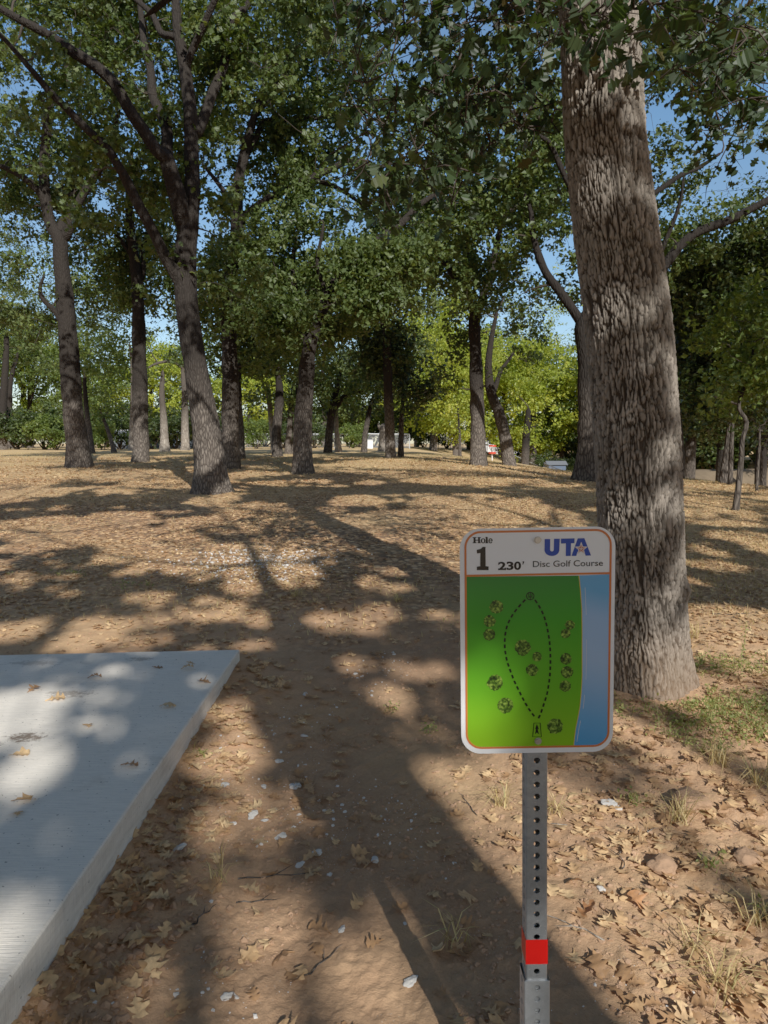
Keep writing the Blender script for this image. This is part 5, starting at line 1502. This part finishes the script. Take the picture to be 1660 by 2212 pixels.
# leaves lying on the concrete, each singled out
for (px, py, s, yaw, lab) in [(120, 1512, .10, .4, 'dry leaf on the concrete in the sunny patch, standing on its lobes'), (72, 1491, .085, 1.2, 'dry leaf nearest the far left corner of the concrete pad'), (363, 1527, .085, .2, 'dry dark leaf midway along the right half of the concrete pad'),
                              (192, 1570, .06, 2.0, 'small folded dry leaf near the centre of the concrete pad'), (42, 1631, .085, .3, 'dry leaf near the left frame edge, beside a brown dirt smear on the concrete'), (50, 1730, .09, .8, 'dry leaf lowest on the left of the concrete pad'),
                              (280, 1655, .075, .1, 'thin dry leaf right of centre on the concrete above the dirt clump'), (442, 1474, .09, 2.8, 'dark curled leaf closest to the right edge of the concrete pad'), (405, 1445, .08, .1, 'narrow leaf near the far right corner of the concrete pad'),
                              (340, 1443, .07, .5, 'small leaf on the far edge side of the concrete, left of the narrow leaf'), (205, 1465, .08, .2, 'brown leaf on the far part of the concrete, left of centre'), (412, 1433, .07, .9, 'leaf nearest the far edge of the concrete at right'), (38, 1760, .05, 2.0, 'tiny dark leaf scrap at lower left on the concrete')]:
    d = ray(px, py); t = (EYE - SLAB_TOP) / -d[2]; p = d * t
    o = bpy.data.objects.new('fallen_leaf', lm[int(px) % len(lm)]); col.objects.link(o); o.scale = (s, s, s)
    o.location = (p[0], p[1], SLAB_TOP + .002); o.rotation_euler = (g.normal() * .12, g.normal() * .12, yaw); tag(o, lab, 'dry leaf', 'dry leaves on the concrete pad')

# ------------------------------------------------------------------ stones, clods, twigs, grass
def rock_mesh(name, seed, mat, sub=2, rough=.45, flat=.62):
    bm = bmesh.new(); bmesh.ops.create_icosphere(bm, subdivisions=sub, radius=1)
    for v in bm.verts:
        n = v.co.normalized(); c = np.array([n.x, n.y, n.z])
        q = float(vn(np.array([c[0] * 1.3 + seed]), np.array([c[1] * 1.3]), np.array([c[2] * 1.3]), s=seed)[0]) * rough + float(vn(np.array([c[0] * 4 + seed]), np.array([c[1] * 4]), np.array([c[2] * 4]), s=seed + 1)[0]) * rough * .35
        v.co = n * (1 + q); v.co.z *= flat
    me = bpy.data.meshes.new(name); bm.to_mesh(me); bm.free(); me.materials.append(mat); return me


M['limestone'] = plain('chalky_limestone', (.62, .59, .55), .9, .15, 0, .22, 40, .5)
M['clod'] = plain('red_soil_clod', (.40, .24, .145), .95, .05, 0, .3, 45, .7)
rm = [rock_mesh('limestone_chunk', k, M['limestone'], 3) for k in range(5)]
for (px, py, w, lab) in [(637, 1702, 34, 'flat white limestone chunk with a leaf beside it, right of the leaf pile'), (545, 1768, 28, 'rounded white limestone chunk near the middle of the dirt strip'), (485, 1702, 26, 'white crumbly chunk beside the leaf pile at the pad edge'), (388, 1835, 28, 'white pointed chunk closest to the concrete pad edge'),
                         (681, 1848, 26, 'larger of the paired white chunks left of the sign shadow'), (690, 1855, 22, 'smaller of the paired white chunks left of the sign shadow'), (650, 1872, 20, 'low white chunk below the paired white chunks'), (811, 1870, 26, 'white chunk next to the shadow of the sign post'), (605, 1648, 18, 'small white stone high on the dirt strip'),
                         (570, 1705, 18, 'small white stone between the crumbly chunk and the flat chunk'), (605, 1815, 24, 'grey white chunk in the shade right of the dappled patch'), (612, 1810, 14, 'little stone touching the grey white chunk'), (495, 2160, 26, 'white stone low on the dirt strip below the leaf pile'), (510, 2160, 14, 'white pebble stuck to the low white stone'), (740, 2010, 20, 'white stone in the lower middle of the dirt'),
                         (457, 1955, 10, 'small white pebble in a sun patch right of the pad'), (712, 1897, 14, 'small chalky pebble under the paired white chunks'), (575, 1780, 20, 'pale chunk right of the rounded limestone chunk'), (502, 1780, 14, 'pale chip left of the rounded limestone chunk'), (658, 1590, 16, 'chalky stone on the dark dirt path'), (660, 1502, 16, 'grey stone far up the dark dirt path'),
                         (1320, 1743, 40, 'angular pale rock among the leaves right of the sign post'), (1298, 1934, 18, 'small white stone in the sunlit leaves right of the sign post'), (45 + 830, 2000, 10, 'white crumb on the shadowed dirt left of the sign post'), (890, 2125, 34, 'chalky lump in the sun at the bottom, left of the sign post'), (770, 1460, 12, 'little stone beside the middle of the path')]:
    p = hit(px, py); o = bpy.data.objects.new('limestone_chunk', rm[int(px) % 5]); col.objects.link(o)
    s = .36 * w / 1534.0 * np.linalg.norm(p - [0, 0, EYE]); o.scale = (s * 1.2, s * .85, s * .7); o.location = (p[0], p[1], p[2] + s * .2); o.rotation_euler = (random.uniform(-.3, .3), random.uniform(-.3, .3), random.uniform(0, 6.28))
    tag(o, lab, 'stone', 'white limestone chunks on the dirt')
cm = [rock_mesh('dirt_clod', 20 + k, M['clod'], 4, .3, .8) for k in range(2)]
for (px, py, w, lab) in [(1493, 1742, 62, 'round lump of red soil among the leaves, right of the pale rock'), (1432, 1888, 46, 'red soil lump in the leaves, lower of the two on the right'), (1615, 1862, 44, 'red soil lump close to the right edge of the photo')]:
    p = hit(px, py); o = bpy.data.objects.new('dirt_clod', cm[int(px) % 2]); col.objects.link(o)
    s = w / 2 / 1534.0 * np.linalg.norm(p - [0, 0, EYE]); o.scale = (s, s, s * .8); o.location = (p[0], p[1], p[2] + s * .25); tag(o, lab, 'dirt clod', 'red soil lumps')


def ico(sub):
    bm = bmesh.new(); bmesh.ops.create_icosphere(bm, subdivisions=sub, radius=1)
    V = np.array([v.co[:] for v in bm.verts]); F = np.array([[v.index for v in f.verts] for f in bm.faces]); bm.free(); return V, F


def pebbles(name, P, size, mat, seed, label):
    g = np.random.default_rng(seed); V0, F0 = ico(1); n = len(P)
    V = V0[None] * (1 + .35 * g.normal(size=(n, len(V0), 1))).clip(.5, 1.5) * np.stack([g.uniform(.7, 1.3, n), g.uniform(.7, 1.3, n), g.uniform(.5, .8, n)], 1)[:, None]
    V = V * size[:, None, None] + P[:, None]
    F = (np.arange(n)[:, None, None] * len(V0) + F0[None]).reshape(-1, 3)
    o = np_obj(name, V.reshape(-1, 3), F.ravel(), np.full(len(F), 3), mat, None, False); tag(o, label, None, None, 'stuff')


g = np.random.default_rng(90)
n = 30000
y = 1.3 + 4.2 * g.uniform(0, 1, n) ** 1.3; x = g.uniform(-1, 1, n) * (y * .68 + .3)
k = ((x > -.97) | (y > 4.75)) & (fbm(x * 1.8, y * 1.8, o=2, s=91) > -.25); x, y = x[k], y[k]
sz = .0022 + .0085 * g.uniform(0, 1, len(x)) ** 3.5
sz = np.where(np.abs(x + .8) < .14, sz * 1.6, sz)
pebbles('soil_crumbs', np.stack([x, y, H(x, y) + sz * .2], 1), sz, M['clod'], 92, 'crumbly red soil clods scattered over the dirt')
n = 3600
y = 1.3 + 4.6 * g.uniform(0, 1, n); x = -.1 + g.normal(0, .55, n)
k = (x > -.95) & (fbm(x * 1.7 + 7, y * 1.7, o=3, s=93) > .14); x, y = x[k], y[k]
sz = .0015 + .0075 * g.uniform(0, 1, len(x)) ** 6
pebbles('limestone_grit', np.stack([x, y, H(x, y) + sz * .3], 1), sz, M['limestone'], 94, 'white limestone crumbs spilled over the dirt')
# a chalky spill further up the path
n = 900
P0 = hit(560, 1215); x = P0[0] + g.normal(0, .45, n); y = P0[1] + g.normal(0, .5, n); sz = .006 + .012 * g.uniform(0, 1, n) ** 3
pebbles('chalk_spill', np.stack([x, y, H(x, y) + .003], 1), sz, M['limestone'], 95, 'pale chalky gravel spill on the ground beyond the concrete pad')

# dry grass blades
M['straw'] = leafmat('dry_grass', [(0, (.30, .20, .07)), (.5, (.54, .40, .16)), (.9, (.70, .55, .26)), (1, (.24, .25, .08))], .25, 1.3)
M['weed'] = leafmat('green_weed', [(0, (.12, .15, .035)), (.6, (.25, .28, .08)), (1, (.42, .38, .14))], .35)


def blades(P, h, g, lean=.5, w=.0035):
    n = len(P); a = g.uniform(0, 6.283, n); L = np.abs(g.normal(lean, .3, n))
    d = np.stack([np.cos(a), np.sin(a), np.zeros(n)], 1); s = np.stack([-np.sin(a), np.cos(a), np.zeros(n)], 1) * (w * g.uniform(.6, 1.4, n))[:, None]
    up = np.array([0, 0, 1.0])
    b0 = P; m = P + (d * (L * .35)[:, None] + up * .62) * h[:, None]; t = P + (d * L[:, None] + up * (1 - .35 * np.minimum(L, 1.6))[:, None]) * h[:, None]
    V = np.stack([b0 - s, b0 + s, m + s * .8, m - s * .8, t + s * .1, t - s * .1], 1)
    F = np.arange(n)[:, None, None] * 6 + np.array([[0, 1, 2, 3], [3, 2, 4, 5]])[None]
    return V.reshape(-1, 3), F.reshape(-1, 4), np.repeat(g.uniform(0, 1, n), 2)


g = np.random.default_rng(120)
n = 170000
y = 5 + 33 * g.uniform(0, 1, n) ** 1.25; x = g.uniform(-1, 1, n) * (y * .62 + .6)
dn = np.clip(.10 + .5 * sstep(11, 26, y) + .8 * sstep(.0, 1.6, x) * sstep(5, 7.5, y) + .5 * (fbm(x * .6, y * .45, o=3, s=121)), 0, 1)
dn = dn * (1 - .85 * np.exp(-((x - .5 - .05 * y) / 1.1) ** 2) * (1 - sstep(10, 16, y)))
k = g.uniform(0, 1, n) < dn; x, y = x[k], y[k]
P = np.stack([x, y, H(x, y) - .004], 1)
hh = g.uniform(.025, .07, len(x)) * (1 + .6 * sstep(14, 30, y))
V, F, rn = blades(P, hh, g, .9, .0022 * 1.0)
sc_ = 1 + .0
o = np_obj('dry_grass', V, F.ravel(), np.full(len(F), 4), M['straw'], None, False, {'rnd': ('FACE', rn)})
tag(o, 'short straw-coloured dry grass over the far ground and right side', 'dry grass', None, 'stuff')

# green weeds by the foot of the leaning oak
Pw = []
for (px, py, rx, ry, n) in [(1590, 1450, 90, 22, 900), (1560, 1530, 110, 30, 1200), (1610, 1560, 70, 40, 800), (1490, 1570, 45, 18, 260), (1500, 1490, 30, 10, 160), (1545, 1620, 40, 16, 160), (1350, 1545, 22, 14, 90), (1440, 1590, 30, 14, 90), (1640, 1600, 40, 22, 200),
                            (918, 1580, 18, 8, 50), (852, 1538, 8, 6, 24), (1540, 1890, 22, 12, 50), (1650, 1990, 16, 12, 40), (1350, 1740, 16, 10, 40), (180, 1245, 60, 10, 120), (270, 1270, 50, 10, 100), (1400, 1290, 50, 12, 60), (1010, 1345, 40, 8, 60), (430, 1640, 8, 6, 20)]:
    n = int(n * .17); rx *= 1.3; c = hit(px, py)
    for _ in range(n):
        Pw.append(hit(px + g.normal() * rx * .5, py + g.normal() * ry * .5, 14.0)[:3] if n < 30 else None) if False else None
    s = np.linalg.norm(c - [0, 0, EYE]) / 1534.0; fy = abs(hit(px, py - ry)[1] - hit(px, py + ry)[1]) / 2
    q = np.stack([c[0] + g.normal(size=n) * rx * s * .6, c[1] + g.normal(size=n) * fy * .6], 1)
    Pw += list(q)
Pw = np.array([p for p in Pw if p is not None]); Pw = Pw[np.hypot(Pw[:, 0] - tp[0][0], Pw[:, 1] - tp[0][1]) > .36]
zz = H(Pw[:, 0], Pw[:, 1])
P3 = np.repeat(np.column_stack([Pw, zz]), 5, 0); P3 = P3 + np.stack([g.normal(0, .02, len(P3)), g.normal(0, .02, len(P3)), g.uniform(.004, .05, len(P3))], 1)
V, F, nf = leaf_geo(P3, .020, T_DIAM, Q_DIAM, 131, .7, .1)
Vb, Fb, rb = blades(np.column_stack([Pw, zz]), g.uniform(.03, .09, len(Pw)), g, .7, .002)
F = np.vstack([F, Fb + len(V)])
o = np_obj('low_weeds', np.vstack([V, Vb]), F.ravel(), np.full(len(F), 4), M['weed'], None, False, {'rnd': ('FACE', np.concatenate([np.repeat(g.uniform(0, 1, len(P3)), nf), rb]))})
tag(o, 'patchy low green weeds beside the foot of the thick leaning oak', 'weeds', None, 'stuff')


def tuft(name, label, px, py, n, hmin, hmax, lean, mat, cat, group, spread=.02, w=.0018):
    p = hit(px, py); P = np.column_stack([p[0] + g.normal(0, spread, n), p[1] + g.normal(0, spread, n), np.full(n, p[2] - .004)])
    V, F, rn = blades(P, g.uniform(hmin, hmax, n), g, lean, w)
    o = np_obj(name, V, F.ravel(), np.full(len(F), 4), mat, None, False, {'rnd': ('FACE', rn)}, p); o.location = p; tag(o, label, cat, group)


for (px, py, n, h, lab) in [(1560, 2140, 44, .15, 'bent dry grass clump at the lower right corner'), (1500, 2060, 20, .11, 'sparse dry grass clump above the lower right corner'), (1470, 1780, 50, .16, 'dry grass clump beside the round red soil lump'), (1550, 1655, 40, .18, 'splayed dry grass clump right of the sign near the oak foot'),
                            (1430, 1560, 16, .12, 'wispy dry grass right below the oak foot'), (475, 1905, 16, .12, 'few crossed straws in the shade right of the concrete pad'), (980, 2040, 18, .10, 'dry straws on the streak of sunlight left of the sign post'), (1080, 1745, 30, .13, 'dry grass lying left of the sign post'), (1640, 2000, 30, .12, 'dry grass clump at the right edge of the photo'),
                            (1500, 1385, 40, .16, 'arching pale grass clump behind the oak foot'), (860, 1300, 40, .12, 'dry grass clump on the middle ground left of the sign'), (640, 1290, 40, .12, 'dry grass clump beyond the concrete pad'), (1200, 1760, 30, .12, 'dry grass close to the right of the sign post'), (1635, 1700, 36, .16, 'dry grass clump high on the right edge')]:
    tuft('grass_tuft', lab, px, py, n, h * .5, h * 1.1, 1.3, M['straw'], 'grass tuft', 'dry grass clumps')
# a tall thin weed stalk by the oak
p = hit(1598, 1440); mb = MB(); top = p + np.array([.03, 0, .30])
mb.tube(np.array([p, (p + top) / 2 + [.012, 0, 0], top]), np.array([.003, .0025, .001]), 5)
V, F, nf = leaf_geo(np.array([p + (top - p) * t for t in np.linspace(.15, 1, 26)]) + g.normal(0, .006, (26, 3)), .022, T_DIAM, Q_DIAM, 141)
mb.addq(V, F); o = mb.obj('weed_stalk', M['weed'], None, False, p, {'rnd': ('FACE', g.uniform(.3, 1, sum(len(f) if f.ndim > 1 else 1 for f in mb.F)))}); o.location = p
tag(o, 'single tall yellowish weed stalk standing right of the oak foot', 'weed')

# twigs
for (px, py, L, yaw, lab) in [(1010, 1745 - 10, .22, 1.9, 'thin bare twig left of the sign post'), (1340, 1860, .20, 1.4, 'grey forked twig in the leaves right of the sign post'), (1395, 1805, .16, .5, 'pale curved twig beside the grey forked twig'), (600, 1900, .30, .1, 'long thin root-like twig on the shaded dirt'), (560, 1950, .16, .2, 'dark twig in the shade right of the concrete pad'),
                              (440, 1985, .14, 1.0, 'thin curled twig in the lower sun patch'), (700, 2080, .18, .9, 'thin twig low on the dirt near the bottom'), (1170, 1780, .2, 2.6, 'straw-thin twig behind the sign post'), (1600, 1330, .5, .2, 'fallen stick on the grass right of the leaning oak'), (1240, 2010, .2, 2.5, 'straw-like twig pointing away from the red tape')]:
    p = hit(px, py); d = np.array([math.cos(yaw), math.sin(yaw), 0]); mb = MB()
    pts = [p + d * L * (t - .5) + np.array([0, 0, .006]) + g.normal(0, L * .03, 3) * [1, 1, .15] for t in np.linspace(0, 1, 7)]
    for q in pts: q[2] = max(q[2], hz(q[0], q[1]) + .003)
    mb.tube(np.array(pts), np.linspace(.0026, .0010, 7) * (1 + L), 6)
    e = pts[3] + np.array([math.cos(yaw + .7), math.sin(yaw + .7), .04]) * L * .3; mb.tube(np.array([pts[3], (pts[3] + e) / 2, e]), np.array([.002, .0016, .001]), 5)
    o = mb.obj('twig', M['bark'] if 'pale' not in lab and 'straw' not in lab else M['bark_pale'], None, True, p); o.location = p; tag(o, lab, 'twig', 'twigs on the ground')

# ------------------------------------------------------------------ far things: basket, fences, sheds, bank
M['white_metal'] = plain('white_powder_coat', (.75, .75, .75), .45, .4)
M['red_band'] = plain('red_band', (.55, .05, .025), .5, .3)
M['chain'] = plain('bright_chain', (.62, .63, .65), .35, .5, .6)
Yb = 66.0; bx = (1063 - 830) / 1534.0 * Yb; bz = hz(bx, Yb)
root = empty('disc_golf_basket', (bx, Yb, bz), 'red-banded disc golf basket with hanging chains far down the fairway', 'basket')
mb = MB(); mb.tube(np.array([[0, 0, -.1], [0, 0, .7], [0, 0, 1.42]]), np.array([.05, .05, .05]), 10); mb.obj('pole', M['white_metal'], root)
mb = MB()
for (r0, za, zb) in ((.36, 1.28, 1.42),):
    n = 28; V = [(r0 * math.cos(2 * math.pi * k / n), r0 * math.sin(2 * math.pi * k / n), z) for z in (za, zb) for k in range(n)]
    mb.add(V, [(k, (k + 1) % n, n + (k + 1) % n, n + k) for k in range(n)])
mb.obj('top_band', M['red_band'], root)
mb = MB(); n = 28
V = [(r0 * math.cos(2 * math.pi * k / n), r0 * math.sin(2 * math.pi * k / n), z) for r0, z in ((.34, .62), (.36, .80), (.05, .60)) for k in range(n)]
mb.add(V, [(k, (k + 1) % n, n + (k + 1) % n, n + k) for k in range(n)] + [(2 * n + k, 2 * n + (k + 1) % n, (k + 1) % n, k) for k in range(n)]); mb.obj('tray', M['red_band'], root)
mb = MB()
for k in range(14):
    a = 2 * math.pi * k / 14; mb.tube(np.array([[.32 * math.cos(a), .32 * math.sin(a), 1.3], [.2 * math.cos(a), .2 * math.sin(a), 1.02], [.06 * math.cos(a), .06 * math.sin(a), .82]]), np.array([.017] * 3), 5)
mb.obj('chains', M['chain'], root)


def mesh_mat():
    m, nt, out = newmat('chain_link'); N = NT(nt)
    v = N.coords('Object', (14, 14, 14)); w = N.n('TexVoronoi', feature='DISTANCE_TO_EDGE'); nt.links.new(v, w.inputs['Vector'])
    f = N.ramp(w.outputs['Distance'], [(.03, (.7, .7, .7)), (.06, (0, 0, 0))])
    b = N.bsdf(None, (.45, .46, .47), .5, .4, .5); t = N.n('BsdfTransparent'); mx = N.n('MixShader')
    nt.links.new(f, mx.inputs[0]); nt.links.new(t.outputs[0], mx.inputs[1]); nt.links.new(b.outputs[0], mx.inputs[2]); nt.links.new(mx.outputs[0], out.inputs[0]); return m


M['link'] = mesh_mat()
M['fence_metal'] = plain('fence_pipe', (.52, .54, .55), .45, .4, .4)
M['slat_dark'] = plain('dark_fence_screen', (.10, .115, .135), .7, .2)


def fence(label, A, B, h, n, mat='fence_metal', screen=None, cat='fence'):
    A, B = np.array(A, float), np.array(B, float); root = empty('chain_link_fence', (A[0], A[1], hz(*A)), label, cat); O = np.array(root.location)
    for i in range(n + 1):
        q = A + (B - A) * i / n; z = hz(*q); mb = MB(); mb.tube(np.array([[q[0], q[1], z - .2], [q[0], q[1], z + h * .5], [q[0], q[1], z + h + .05]]), np.array([.04] * 3), 8); mb.obj('post', M[mat], root, True, O)
    mb = MB(); pts = np.array([[*(A + (B - A) * t), hz(*(A + (B - A) * t)) + h] for t in np.linspace(0, 1, 20)]); mb.tube(pts, np.full(20, .042), 8); mb.obj('top_rail', M[mat], root, True, O)
    mb = MB(); V = [(p[0], p[1] - .02, z) for p in pts for z in (p[2] - h + .03, p[2] - .03)]; mb.add(V, [(2 * i, 2 * i + 2, 2 * i + 3, 2 * i + 1) for i in range(19)]); mb.obj('wire_mesh', M[screen or 'link'], root, False, O)


def gx(px, Y): return ((px - 830) / 1534.0 * Y, Y)


fence('chain-link fence with a dark screen along the left hedge', gx(250, 57), gx(455, 60), 1.5, 6, screen='slat_dark')
fence('long pale chain-link fence across the middle distance', gx(525, 62), gx(885, 63), 1.25, 11)
fence('far level stretch of chain-link fence behind the Y-forked oak', gx(895, 86), gx(1052, 86), 1.5, 6)
fence('bright-railed chain-link fence just right of the disc golf basket', gx(1040, 76), gx(1162, 66), 1.15, 5)
fence('low dark metal fence panel by the blue shed on the right', gx(1175, 60), gx(1230, 57), 1.2, 3, 'slat_dark')
# two small outbuildings beyond the fence
M['shed_white'] = plain('white_shed_wall', (.74, .75, .77), .6, .2); M['shed_roof'] = plain('grey_shed_roof', (.12, .13, .15), .7, .2); M['shed_blue'] = plain('blue_grey_panel', (.07, .10, .16), .6, .2); M['glass_dark'] = plain('dark_window', (.03, .035, .04), .15, .5)


def shed(label, px, Y, w, d, h, wall, roof):
    x, Y = gx(px, Y); z = hz(x, Y); root = empty('shed', (x, Y, z), label, 'shed')
    mb = MB(); mb.box((0, 0, h / 2), (w, d, h)); mb.obj('wall', M[wall], root)
    mb = MB(); V = [(-w / 2 - .15, -d / 2 - .15, h), (w / 2 + .15, -d / 2 - .15, h), (w / 2 + .15, d / 2 + .15, h), (-w / 2 - .15, d / 2 + .15, h), (-w / 2 - .15, 0, h + w * .22), (w / 2 + .15, 0, h + w * .22)]
    mb.add(V, [(0, 1, 5, 4), (2, 3, 4, 5), (0, 4, 3), (1, 2, 5), (0, 3, 2, 1)]); mb.obj('roof', M[roof], root)
    mb = MB(); mb.box((w * .15, -d / 2 - .01, h * .42), (w * .22, .03, h * .8)); mb.obj('door', M['shed_roof'], root)
    mb = MB(); mb.box((-w * .25, -d / 2 - .01, h * .58), (w * .2, .03, h * .3)); mb.obj('window', M['glass_dark'], root)


shed('white-walled shed glimpsed behind the basket and the short leaning oak', 1078, 96, 5.0, 4, 2.9, 'shed_white', 'shed_white')
shed('small blue-grey shed behind the dark fence panel on the right', 1200, 63, 1.5, 1.3, 1.75, 'shed_blue', 'shed_roof')
# utility box by the fence
p = np.array([*gx(800, 61), 0]); p[2] = hz(p[0], p[1]); root = empty('utility_box', p, 'small pale utility box in front of the long chain-link fence', 'box')
mb = MB(); mb.box((0, 0, .36), (.5, .4, .72)); mb.obj('cabinet', M['shed_white'], root); mb = MB(); mb.box((0, 0, .745), (.56, .46, .05)); mb.obj('lid', M['fence_metal'], root)
# creek bank: planks and logs
M['pale_wood'] = plain('bleached_wood', (.52, .44, .34), .85, .15, 0, .25, 6, .5)
M['bank'] = plain('tan_bank_earth', (.15, .11, .07), .95, .05, 0, .5, 2.5, .6)
c = hit(1540, 1036); Yk = c[1] + 5
for (px, py, L, w, yaw, tilt, lab) in [(1545, 1016, 2.6, .5, .35, .32, 'broad bleached plank leaning on the creek bank'), (1560, 1000, 2.0, .22, .7, .5, 'pale log slanting above the bleached plank'), (1530, 1000, 1.8, .18, -.2, -.12, 'short pale log lying left of the bleached plank'), (1490, 1003, 1.6, .16, -.3, -.5, 'dark sloping branch between the two creek trunks')]:
    p = at(px, py, Yk); mb = MB(); d = np.array([math.cos(yaw) * math.cos(tilt), math.sin(yaw) * .6, math.sin(tilt)])
    if 'plank' in lab:
        mb.box((0, 0, 0), (L, w, .09), Matrix.Rotation(yaw * .5, 4, 'Z') @ Matrix.Rotation(-tilt, 4, 'Y') @ Matrix.Rotation(.7, 4, 'X')); o = mb.obj('plank', M['pale_wood']); o.location = p
    else:
        mb.tube(np.array([-d * L / 2, g.normal(0, .04, 3), d * L / 2]), np.array([w / 2, w / 2, w / 2.6]), 10, rough=.1); o = mb.obj('log', M['bark_dark'] if 'dark' in lab else M['pale_wood'], None, True); o.location = p
    tag(o, lab, 'log' if 'log' in lab else ('branch' if 'branch' in lab else 'plank'))
# sunlit opposite bank
n1, n2 = 60, 16; X = np.linspace(-1.6, 16, n1); T = np.linspace(0, 1, n2); XX, TT = np.meshgrid(X, T)
bx0, by0 = (1540 - 830) / 1534.0 * 30, 30.0
Vx = bx0 + XX; Vy = by0 + TT * 5 + .3 * XX; base = np.full_like(Vx, -2.4)
Vz = base + 2.7 * sstep(0, 1, TT) + .25 * fbm(Vx * .8, Vy * .8, o=3, s=151) * np.sin(TT * 3.1)
V = np.stack([Vx, Vy, Vz], -1).reshape(-1, 3); i = np.arange(n2 - 1)[:, None] * n1; j = np.arange(n1 - 1)[None]
Q = np.stack([i + j, i + j + 1, i + n1 + j + 1, i + n1 + j], -1).reshape(-1, 4)
o = np_obj('creek_bank', V, Q.ravel(), np.full(len(Q), 4), M['bank']); tag(o, 'sunlit tan earth bank beyond the creek-side trunks', None, None, 'structure')

# ------------------------------------------------------------------ a little more saturation in every pigment
def saturate(m, e=1.05):
    def f(c):
        mx_ = max(c[:3])
        return c if mx_ <= 0 or max(c[:3]) - min(c[:3]) < .01 else [mx_ * (v / mx_) ** e for v in c[:3]] + [1.0]
    for nd in m.node_tree.nodes:
        if nd.type == 'VALTORGB':
            for el in nd.color_ramp.elements: el.color = f(list(el.color))
        elif nd.type in ('MIX', 'BSDF_PRINCIPLED'):
            for s_ in nd.inputs:
                if s_.type == 'RGBA' and not s_.is_linked: s_.default_value = f(list(s_.default_value))


for m_ in bpy.data.materials:
    if m_.use_nodes: saturate(m_)

# ------------------------------------------------------------------ camera, sun, sky
cam = bpy.data.cameras.new('camera'); co = bpy.data.objects.new('camera', cam); col.objects.link(co)
co.location = (0, 0, EYE); co.rotation_euler = (math.pi / 2 - PITCH, 0, 0)
cam.sensor_fit = 'VERTICAL'; cam.sensor_height = 36; cam.lens = 36 * 1534 / 2212.0; cam.clip_start = .05; cam.clip_end = 9000
scene.camera = co
L = bpy.data.lights.new('sun', 'SUN'); L.energy = 5.0; L.angle = R(.53); L.color = (1, .97, .90)
so = bpy.data.objects.new('sun', L); col.objects.link(so)
sd = Vector((-SHD[0] * math.cos(SUN_EL), -SHD[1] * math.cos(SUN_EL), math.sin(SUN_EL)))
so.rotation_euler = sd.to_track_quat('Z', 'Y').to_euler(); so.location = (3, -9, 14)

w = bpy.data.worlds.new('World'); scene.world = w; w.use_nodes = True
nt = w.node_tree; nt.nodes.clear(); N = NT(nt)
out = nt.nodes.new('ShaderNodeOutputWorld')
sky = N.n('TexSky', sky_type='NISHITA'); sky.sun_disc = False; sky.sun_elevation = SUN_EL; sky.sun_rotation = math.atan2(sd.x, sd.y); sky.altitude = 150; sky.air_density = 1.0; sky.dust_density = .6; sky.ozone_density = 1.4
b1 = N.n('Background'); b1.inputs[1].default_value = .10; hs = N.n('HueSaturation'); hs.inputs['Saturation'].default_value = 1.25; hs.inputs['Value'].default_value = 1.25; nt.links.new(sky.outputs[0], hs.inputs['Color']); nt.links.new(hs.outputs[0], b1.inputs[0])
tc = N.n('TexCoord'); sp_ = N.n('SeparateXYZ'); nt.links.new(tc.outputs['Generated'], sp_.inputs[0])
zc_ = N.math('ADD', N.math('MAXIMUM', sp_.outputs[2], .0), .12)
cmb = N.n('CombineXYZ'); nt.links.new(N.math('DIVIDE', sp_.outputs[0], zc_), cmb.inputs[0]); nt.links.new(N.math('DIVIDE', sp_.outputs[1], zc_), cmb.inputs[1])
cl = N.noise(cmb.outputs[0], 1.1, 8, .6, .4)
f = N.ramp(cl, [(.40, (0, 0, 0)), (.60, (1, 1, 1))])
hzn = N.ramp(sp_.outputs[2], [(.02, (.5, .5, .5)), (.25, (0, 0, 0))])
front = N.ramp(sp_.outputs[1], [(.0, (1, 1, 1)), (.45, (.16, .16, .16))])      # unseen clouds added behind and overhead for fill, thinned in view
f = N.math('MULTIPLY', N.math('MAXIMUM', N.math('MULTIPLY', f, .9), hzn), front)
b2 = N.n('Background'); b2.inputs[0].default_value = (1.0, .965, .92, 1); b2.inputs[1].default_value = .20
mx = N.n('MixShader'); nt.links.new(f, mx.inputs[0]); nt.links.new(b1.outputs[0], mx.inputs[1]); nt.links.new(b2.outputs[0], mx.inputs[2]); nt.links.new(mx.outputs[0], out.inputs[0])

scene.view_settings.view_transform = 'Standard'; scene.view_settings.look = 'None'; scene.view_settings.exposure = 0; scene.view_settings.gamma = 1.32
c = scene.cycles if hasattr(scene, 'cycles') else None
scene.render.engine = 'CYCLES'
c = scene.cycles
c.max_bounces = 6; c.diffuse_bounces = 4; c.glossy_bounces = 2; c.transmission_bounces = 4; c.transparent_max_bounces = 12
c.caustics_reflective = False; c.caustics_refractive = False; c.sample_clamp_indirect = 4.0
c.use_denoising = True
try:
    c.denoiser = 'OPENIMAGEDENOISE'; c.denoising_input_passes = 'RGB_ALBEDO_NORMAL'
except Exception:
    pass
